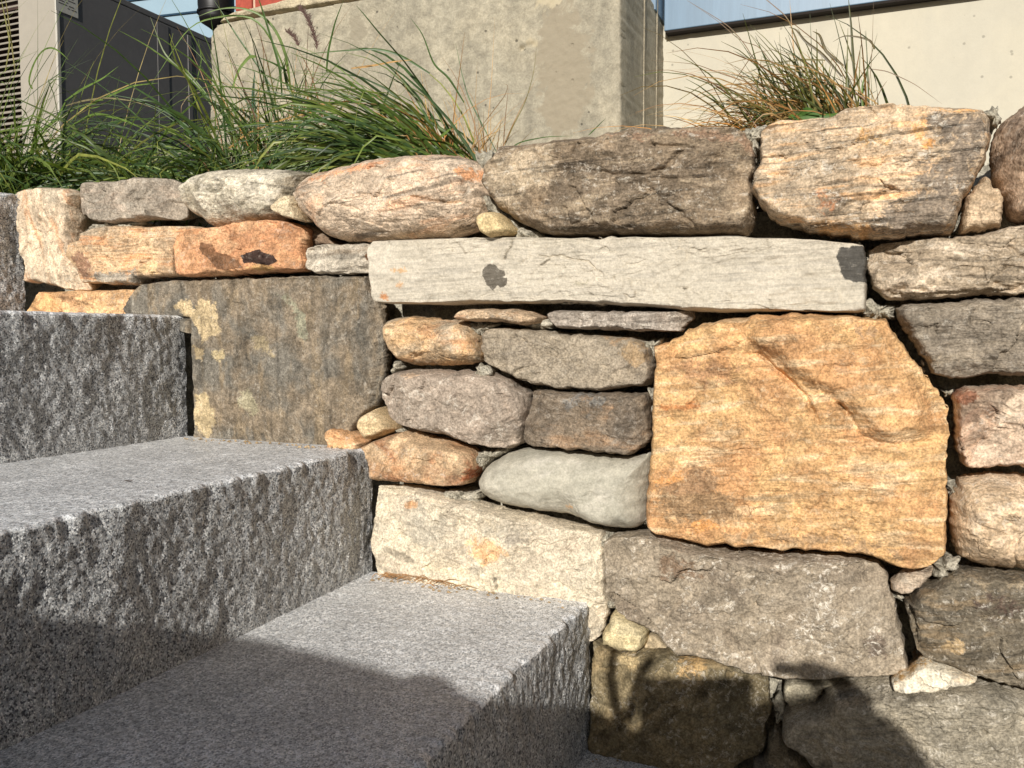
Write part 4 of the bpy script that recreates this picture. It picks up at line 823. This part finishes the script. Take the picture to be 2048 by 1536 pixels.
def clump(label, pxb, yb, specs, seed, loc_r=(.05, .03), feats=()):
    rg = random.Random(seed); c = hit([[pxb, 330]], yb)[0]; c[2] = .20
    root = empty('ornamental_grass', tuple(c), label, 'grass clump', 'ornamental grass clumps behind the wall')
    for nm, num, az0, azs, e0, es, L0, Ls, k0, ks, wd, cols in specs:
        VV, FF, CC = [], [], []; o = 0
        for i in range(num):
            b = (c[0] + rg.gauss(0, loc_r[0]), c[1] + rg.gauss(0, loc_r[1]), c[2] + rg.uniform(-.01, .02))
            L = max(.06, rg.gauss(L0, Ls)); az = math.radians(rg.gauss(az0, azs)); e = math.radians(min(92, rg.gauss(e0, es)))
            pts = blade_path(b, az, e, L, max(0, rg.gauss(k0, ks)), rg)
            for p in pts: p[1] = max(p[1], .05 + .3 * min(0, p[1] - .05) * 0)
            if min(p[2] for p in pts) < .12: pts = [np.array([p[0], p[1], max(p[2], .17)]) for p in pts]
            V, F = ribbon_np(pts, wd * rg.uniform(.6, 1.35), .9, (rg.gauss(0, .5), -1, rg.gauss(.3, .4)))
            col = lin(rg.choice(cols)); f = rg.uniform(.6, 1.35); VV.append(V); FF.append(F + o); o += len(V)
            CC.append(np.tile([col[0] * f * 1.10, col[1] * f * .97, col[2] * f * .82, 1], (len(V), 1)))
        mesh_np(nm, np.vstack(VV), np.vstack(FF), LM, root, np.vstack(CC), kind='stuff')
    for cr, pts, y0, y1, wd, colr in feats:
        P = px(cr, pts); n = len(P); s = np.linspace(0, n - 1, 22); 
        Ps = np.stack([np.interp(s, range(n), P[:, i]) for i in range(2)], 1)
        for _ in range(3): Ps[1:-1] = (Ps[:-2] + 2 * Ps[1:-1] + Ps[2:]) / 4
        W = np.array([hit([p], y0 + (y1 - y0) * t)[0] for p, t in zip(Ps, np.linspace(0, 1, len(Ps)))])
        V, F = ribbon_np(W, wd, .9, (rg.gauss(0, .3), -1, .2)); col = lin(colr)
        mesh_np('leaf_blade', V, F, LM, root, np.tile([*col, 1], (len(V), 1)))
    return root
G1, G2, G3 = (104,128,60), (70,96,44), (60,70,40); D1, D2, D3 = (176,150,104), (120,92,58), (190,150,100)
clump('lush green grass clump in front of the louvred grille, leftmost of the clumps', 15, .27,
      [('leaves', 480, 20, 75, 64, 16, .36, .08, 1.9, .6, .0070, GREEN), ('upright_leaves', 90, 60, 80, 80, 8, .46, .1, .9, .4, .0035, GREEN + [(150,140,90)])], 1, (.09, .06),
      [('A', [(190,520),(160,480),(200,360),(250,290),(300,275),(350,300),(400,350)], .28, .22, .006, G1), ('A', [(150,560),(240,400),(320,280),(350,200)], .3, .3, .003, G3), ('A', [(60,1000),(50,850),(70,720)], .2, .17, .009, (130,150,84)), ('A', [(30,420),(60,250),(20,60),(0,-40)], .25, .2, .004, (140,136,84)), ('A', [(90,430),(60,200),(40,40),(20,-60)], .25, .2, .003, (150,140,90)), ('A', [(380,590),(480,520),(600,460),(690,390)], .3, .3, .006, G1), ('A', [(380,600),(330,700),(210,780),(150,1000)], .3, .2, .006, G1)])
clump('low clump of glossy green grass lying over to the right, in front of the dark side panel', 150, .33,
      [('leaves', 460, -5, 38, 38, 14, .36, .09, 1.35, .45, .0062, GREEN)], 2, (.13, .06),
      [('A', [(380,620),(480,590),(620,570),(780,590),(920,640)], .3, .25, .004, (130,122,90)), ('A', [(690,570),(560,630),(470,640)], .3, .3, .003, G1), ('A', [(390,750),(560,660),(720,700),(900,780)], .25, .2, .006, G1), ('A', [(470,640),(640,560),(780,500),(930,485)], .3, .25, .006, G1)])
clump('green grass clump spilling over the wall beside the pier\'s left edge', 360, .28,
      [('leaves', 330, 180, 45, 42, 16, .28, .07, 1.5, .5, .0060, GREEN), ('more_leaves', 240, 0, 40, 36, 14, .26, .07, 1.3, .5, .0060, GREEN)], 3, (.10, .05),
      [('A', [(1240,620),(1140,480),(960,320),(880,100)], .3, .25, .005, (110,122,80)), ('A', [(1240,600),(1050,400),(850,260),(690,175)], .3, .2, .004, G1), ('A', [(1360,760),(1300,650),(1180,540),(1140,540)], .3, .25, .010, G2), ('A', [(1240,590),(1080,400),(1050,390),(1000,330)], .3, .25, .004, G1), ('A', [(1150,480),(1180,350),(1160,230)], .3, .3, .003, G1), ('A', [(1170,540),(1100,560),(1060,620),(1060,670)], .3, .28, .0025, (150,130,100))])
clump('tall green clump with purple-brown seed heads in front of the concrete pier', 545, .30,
      [('leaves', 260, 200, 80, 72, 12, .25, .06, 1.1, .5, .0052, GREEN), ('upright_leaves', 60, 120, 90, 84, 6, .34, .07, .6, .35, .0040, GREEN + [(110,84,60)]), ('dry_stems', 40, 100, 90, 82, 7, .30, .07, .4, .3, .0022, DRY)], 4, (.06, .05),
      [('A', [(1650,560),(1640,400),(1580,200),(1530,40),(1500,-40)], .28, .24, .006, G2), ('A', [(1690,480),(1640,330),(1560,170),(1480,90),(1350,85),(1200,110),(1110,150),(1030,260),(960,380),(880,500)], .3, .2, .0045, G1), ('A', [(1700,520),(1680,330),(1620,180),(1530,80),(1400,40),(1270,50),(1150,100)], .3, .22, .0055, G1), ('A', [(1620,560),(1520,400),(1400,230),(1310,90),(1250,0)], .3, .26, .004, G2), ('A', [(1500,330),(1460,330),(1400,400),(1370,480),(1355,540)], .26, .22, .010, (120,142,76)), ('A', [(1690,420),(1600,370),(1500,330)], .3, .26, .004, G2), ('A', [(1760,640),(1680,500),(1660,400),(1680,340)], .3, .28, .006, G2), ('A', [(1500,760),(1480,560),(1490,420)], .3, .3, .010, (70,100,80)), ('A', [(1560,740),(1540,500),(1545,330),(1520,150)], .3, .3, .003, D2), ('A', [(1910,420),(1920,300),(1960,130),(2010,0)], .3, .27, .004, G2), ('A', [(1240,980),(1400,800),(1640,700),(1900,640),(2050,600)], .25, .2, .004, (176,140,84)), ('A', [(1390,960),(1560,790),(1800,680),(2048,560)], .25, .2, .006, G1)])
clump('large green clump arching to the left, its straw-coloured base next to the brown boulder', 925, .26,
      [('leaves', 520, 182, 22, 54, 12, .31, .07, 1.5, .4, .0050, GREEN), ('middle_leaves', 330, 184, 26, 38, 12, .36, .08, 1.3, .4, .0052, GREEN), ('dry_stems', 190, 150, 60, 72, 12, .18, .06, .7, .5, .0026, DRY)], 5, (.035, .035),
      [('B', [(960,600),(870,450),(780,380),(720,200),(650,110)], .26, .24, .004, G2), ('B', [(760,430),(650,360),(560,310),(450,285),(350,290),(200,300),(0,320)], .26, .2, .005, G2), ('B', [(1090,920),(1100,700),(1120,500),(1140,100)], .3, .3, .0015, D3), ('B', [(1200,850),(1240,750),(1320,600),(1370,420),(1385,260)], .3, .3, .0022, (120,112,70)), ('B', [(1150,890),(1040,680),(980,560),(940,400),(910,250)], .3, .3, .0025, G2), ('B', [(1030,780),(1130,650),(1200,560),(1220,500),(1195,490)], .3, .3, .002, D2), ('B', [(1190,850),(1200,700),(1220,510)], .3, .3, .002, D2), ('B', [(720,890),(800,820),(920,720)], .22, .2, .008, G1), ('B', [(300,400),(420,385),(550,360),(660,350)], .22, .2, .004, D3), ('B', [(0,650),(120,610),(300,590),(480,560)], .22, .2, .004, D3), ('B', [(1210,880),(1290,830),(1440,800),(1600,795)], .3, .3, .0025, G2), ('B', [(1690,790),(1740,740),(1790,690)], .35, .35, .002, G2)])
clump('half-dry grass clump with thin arching stalks, alone in front of the cream wall', 1655, .22,
      [('green_leaves', 210, 170, 50, 84, 8, .19, .035, 1.0, .5, .0036, [(88,98,52),(70,82,46),(104,110,60)]), ('dry_leaves', 300, 180, 35, 72, 14, .20, .05, 1.6, .5, .0023, DRY + [(110,96,54)]), ('stalks', 16, 180, 30, 62, 10, .30, .06, 1.1, .4, .0011, DRY)], 16, (.045, .03),
      [('C', [(1120,430),(1110,280),(1100,120),(1085,-20)], .22, .21, .004, (84,84,50)), ('C', [(1060,360),(960,280),(930,190),(890,170)], .22, .21, .0045, (96,84,48)), ('C', [(1050,420),(940,290),(850,230),(800,160),(760,150)], .22, .21, .0045, (90,78,46)), ('C', [(1230,270),(1210,220),(1130,200),(1060,195),(1000,230)], .22, .21, .003, (100,86,50)), ('C', [(960,330),(820,325),(640,355),(480,420)], .22, .20, .003, (120,110,64)), ('C', [(700,690),(800,560),(960,330)], .2, .2, .003, D3), ('C', [(520,690),(640,600),(860,520)], .2, .2, .0028, G1), ('C', [(720,420),(600,250),(500,230),(380,120),(200,0)], .22, .22, .0013, D2), ('C', [(600,380),(520,240),(430,140),(300,60),(200,0)], .22, .22, .0013, D2), ('C', [(560,460),(380,400),(250,350),(0,330)], .22, .22, .0014, D2), ('C', [(550,540),(330,440),(200,520),(70,610)], .22, .22, .0016, (140,126,80)), ('C', [(800,420),(780,200),(765,0)], .22, .22, .0018, D3), ('C', [(860,400),(760,100),(640,0),(560,-60)], .22, .22, .0016, D2), ('C', [(640,560),(500,520),(300,600),(240,690)], .22, .2, .002, (130,120,74)), ('C', [(1190,375),(1300,390),(1450,460),(1600,570)], .22, .22, .0014, D2), ('C', [(1210,600),(1270,480),(1300,440)], .22, .22, .0013, D2), ('C', [(1190,600),(1215,300),(1225,0)], .22, .22, .0010, D2), ('C', [(760,640),(850,640),(1000,636),(1040,618)], .14, .13, .010, (80,112,46)), ('C', [(820,630),(860,605),(930,630)], .14, .13, .012, (74,106,44)), ('C', [(440,480),(560,300),(590,285),(700,270)], .22, .22, .0016, D2), ('C', [(1165,610),(1160,470),(1200,350)], .22, .22, .003, G1)])
# seed heads
sh = plain_mat('seed_head', (96, 74, 66), .9, var=.2)
roots = [o for o in bpy.data.objects if o.name.startswith('ornamental_grass')]
def seedhead(root, cr, pts, y):
    rg = random.Random(len(pts) * 7 + int(pts[0][0])); P = px(cr, pts); s = np.linspace(0, len(P) - 1, 40); Ps = np.stack([np.interp(s, range(len(P)), P[:, i]) for i in range(2)], 1)
    W = hit(Ps, y); VV = []; FF = []; o = 0
    V, F = ribbon_np(W, .0012, .2); VV.append(V); FF.append(F); o += len(V)
    for i in range(130):
        p = W[rg.randrange(40)]; d = np.array([rg.gauss(0, .004), rg.gauss(0, .003), rg.uniform(.002, .010)])
        V, F = ribbon_np([p, p + d * .5, p + d], .0014, .6); VV.append(V); FF.append(F + o); o += len(V)
    mesh_np('seed_head', np.vstack(VV), np.vstack(FF), sh, root)
seedhead(roots[3], 'A', [(1750,55),(1790,90),(1820,160),(1840,240)], .3)
seedhead(roots[3], 'A', [(1680,190),(1720,220),(1745,270)], .3)
seedhead(roots[3], 'B', [(0,40),(50,130),(90,220),(100,290)], .3)

# ------------------------------------------------------------------ photographer (behind the camera; casts the shadow on steps and wall)
skin = plain_mat('skin', (196, 148, 122), .55, var=.05, scale=30); shirt = plain_mat('navy_shirt', (52, 60, 78), .9, var=.12, scale=60, bump=.3)
trs = plain_mat('grey_trousers', (78, 76, 72), .9, var=.12, scale=60, bump=.3); hairm = plain_mat('hair', (58, 42, 30), .7, var=.25, scale=200, bump=.5)
ph = empty('photographer', (-.8, -1.55, -.158), 'person in a navy shirt leaning over the steps, holding a phone out with both hands', 'person')
ph.name = 'person'
def skinned(name, verts, edges, mat, parent, sub=2, root=0, **kw):
    me = bpy.data.meshes.new(name); org = Vector(verts[root][:3])
    me.from_pydata([Vector(v[:3]) - org for v in verts], edges, []); o = bpy.data.objects.new(name, me); o.location = org; link(o, parent, **kw)
    m = o.modifiers.new('skin', 'SKIN'); m.use_smooth_shade = True; m.branch_smoothing = .6
    sv = me.skin_vertices[0].data
    for i, v in enumerate(verts): sv[i].radius = (v[3], v[4] if len(v) > 4 else v[3]); sv[i].use_root = (i == root)
    s = o.modifiers.new('sub', 'SUBSURF'); s.levels = sub; s.render_levels = sub
    me.materials.append(mat); return o
# continuous body: pelvis, spine, neck, head, arms, legs
bv = [(-.82, -1.58, .005, .16, .15),   # 0 pelvis
      (-.68, -1.55, .020, .165, .155), (-.52, -1.51, .022, .165, .155), (-.34, -1.47, .012, .160, .15), (-.15, -1.45, .000, .135, .13), # 4 shoulders
      (-.04, -1.43, .010, .08), (.09, -1.41, .045, .112), (.185, -1.40, .040, .118),                                                   # 7 head
      (-.20, -1.34, -.055, .075), (-.285, -1.26, .010, .058), (-.25, -1.17, -.040, .050), (-.20, -1.085, -.085, .030),                   # 8-11 left arm
      (.04, -1.40, -.08, .08), (.195, -1.32, .008, .065), (.19, -1.22, -.02, .052), (.145, -1.13, -.062, .034),                         # 12-15 right arm
      (-.80, -1.44, -.08, .09), (-.50, -1.34, -.15, .09), (-.44, -1.30, -.25, .05), (-.42, -1.29, -.29, .04), (-.36, -1.25, -.30, .035),
      (-.80, -1.74, -.08, .09), (-.42, -1.80, -.12, .07), (-.20, -1.80, -.42, .05), (-.16, -1.80, -.475, .04), (-.05, -1.78, -.495, .035)]
be = [(0,1),(1,2),(2,3),(3,4),(4,5),(5,6),(6,7),(4,8),(8,9),(9,10),(10,11),(4,12),(12,13),(13,14),(14,15),(0,16),(16,17),(17,18),(18,19),(19,20),(0,21),(21,22),(22,23),(23,24),(24,25)]
skinned('body', bv, be, shirt, ph, 2)
# hair cap and face features
def blob(name, c, r, mat, parent, seed=1, sq=(1, 1, 1)):
    n = 18; V = []; F = []
    for i in range(n + 1):
        for j in range(2 * n):
            th = math.pi * i / n; a = math.pi * j / n
            V.append((c[0] + r * sq[0] * math.sin(th) * math.cos(a), c[1] + r * sq[1] * math.sin(th) * math.sin(a), c[2] + r * sq[2] * math.cos(th)))
    for i in range(n):
        for j in range(2 * n): F.append((i * 2 * n + j, i * 2 * n + (j + 1) % (2 * n), (i + 1) * 2 * n + (j + 1) % (2 * n), (i + 1) * 2 * n + j))
    return mesh_np(name, np.array(V), np.array(F), mat, parent)
blob('hair', (.14, -1.425, .045), .118, hairm, ph, sq=(1.0, .95, .95))
skinned('face', [(.12, -1.35, .045, .080), (.12, -1.335, .005, .070), (.12, -1.33, -.035, .045)], [(0,1),(1,2)], skin, ph, 2)
skinned('nose', [(.12, -1.262, .035, .008), (.12, -1.248, .012, .012), (.12, -1.258, .004, .008)], [(0,1),(1,2)], skin, ph, 1)
for s_ in (-1, 1):
    blob('eye', ((.12) + s_ * .03, -1.292, .038), .012, plain_mat('eye', (230, 226, 220), .2), ph)
    blob('ear', ((.12) + s_ * .092, -1.375, .025), .024, skin, ph, sq=(.45, .7, 1.4))
blob('mouth', (.12, -1.275, -.022), .016, plain_mat('lips', (160, 90, 80), .5), ph, sq=(1, .6, .35))
# hands: palm and five fingers each
def C(x, y_, z_=0): return np.array(CAM) + RV * x + UV * y_ + FV * z_
def hand(wrist, palm, fingers, nm):
    v = [(*wrist, .021), (*(np.array(wrist) * .4 + np.array(palm) * .6), .026, .018), (*palm, .028, .016)]
    skinned('hand', v, [(0, 1), (1, 2)], skin, ph, 2, label=nm)
    for f in fingers:
        vs = [(*p, r_) for p, r_ in zip(f, (.0095, .0088, .0082, .0070))]
        skinned('finger', vs, [(i, i + 1) for i in range(len(vs) - 1)], skin, ph, 1)
lp = C(-.155, -.055, -.03)
hand((-.20, -1.085, -.075), lp,
     [[C(-.150, -.045, -.02), C(-.160, -.020, -.012), C(-.166, .018, -.008), C(-.160, .052, -.006)],
      [C(-.145, -.040, -.02), C(-.132, -.015, -.003), C(-.124, .012, .000), C(-.106, .036, -.002)],
      [C(-.145, -.060, -.02), C(-.135, -.070, .004), C(-.115, -.070, .010), C(-.095, -.066, .010)],
      [C(-.150, -.070, -.02), C(-.140, -.082, .002), C(-.122, -.084, .008), C(-.104, -.080, .008)],
      [C(-.150, -.060, -.03), C(-.132, -.050, -.030), C(-.112, -.046, -.022), C(-.098, -.044, -.016)]], 'left hand')
rp_ = C(.105, -.040, -.03)
hand((.135, -1.13, -.075), rp_,
     [[C(.095, -.020, -.02), C(.085, .008, -.012), C(.060, .020, -.008), C(.034, .022, -.006)],
      [C(.110, -.020, -.02), C(.108, .006, -.010), C(.088, .020, -.006), C(.062, .024, -.004)],
      [C(.118, -.030, -.02), C(.124, -.006, -.008), C(.112, .010, .000), C(.090, .014, .002)],
      [C(.122, -.045, -.02), C(.134, -.024, -.008), C(.130, -.006, .000), C(.112, .002, .004)],
      [C(.085, -.050, -.03), C(.060, -.045, -.030), C(.036, -.035, -.024), C(.018, -.026, -.018)]], 'right hand')
skinned('right_forearm_sleeve', [(*C(.12, -.06, -.05), .03), (*C(.17, -.12, -.10), .036), (*C(.19, -.20, -.2), .04)], [(0,1),(1,2)], shirt, ph, 2)
# phone
phone = empty('phone', tuple(C(-.057, -.02, -.008)), 'slim dark phone held sideways at arm\'s length', 'phone')
def obox(name, x0, x1, y0, y1, z0, z1, mat, parent, bev):
    import bmesh
    bm = bmesh.new(); bmesh.ops.create_cube(bm, size=1)
    for v in bm.verts: v.co = Vector(((v.co.x) * (x1 - x0), v.co.y * (y1 - y0), v.co.z * (z1 - z0)))
    bmesh.ops.bevel(bm, geom=bm.edges[:], offset=bev, segments=3, profile=.5, affect='EDGES')
    me = bpy.data.meshes.new(name); bm.to_mesh(me); bm.free(); me.materials.append(mat); o = bpy.data.objects.new(name, me)
    M = Matrix((RV, UV, -FV)).transposed().to_4x4(); M.translation = Vector(C((x0 + x1) / 2, (y0 + y1) / 2, (z0 + z1) / 2))
    o.matrix_basis = M; return link(o, parent)
obox('phone_body', -.126, .012, -.055, .012, -.0115, -.0045, plain_mat('phone_shell', (40, 40, 44), .35), phone, .003)
obox('screen', -.110, -.004, -.052, .009, -.0125, -.0112, plain_mat('phone_glass', (14, 15, 18), .1), phone, .0004)
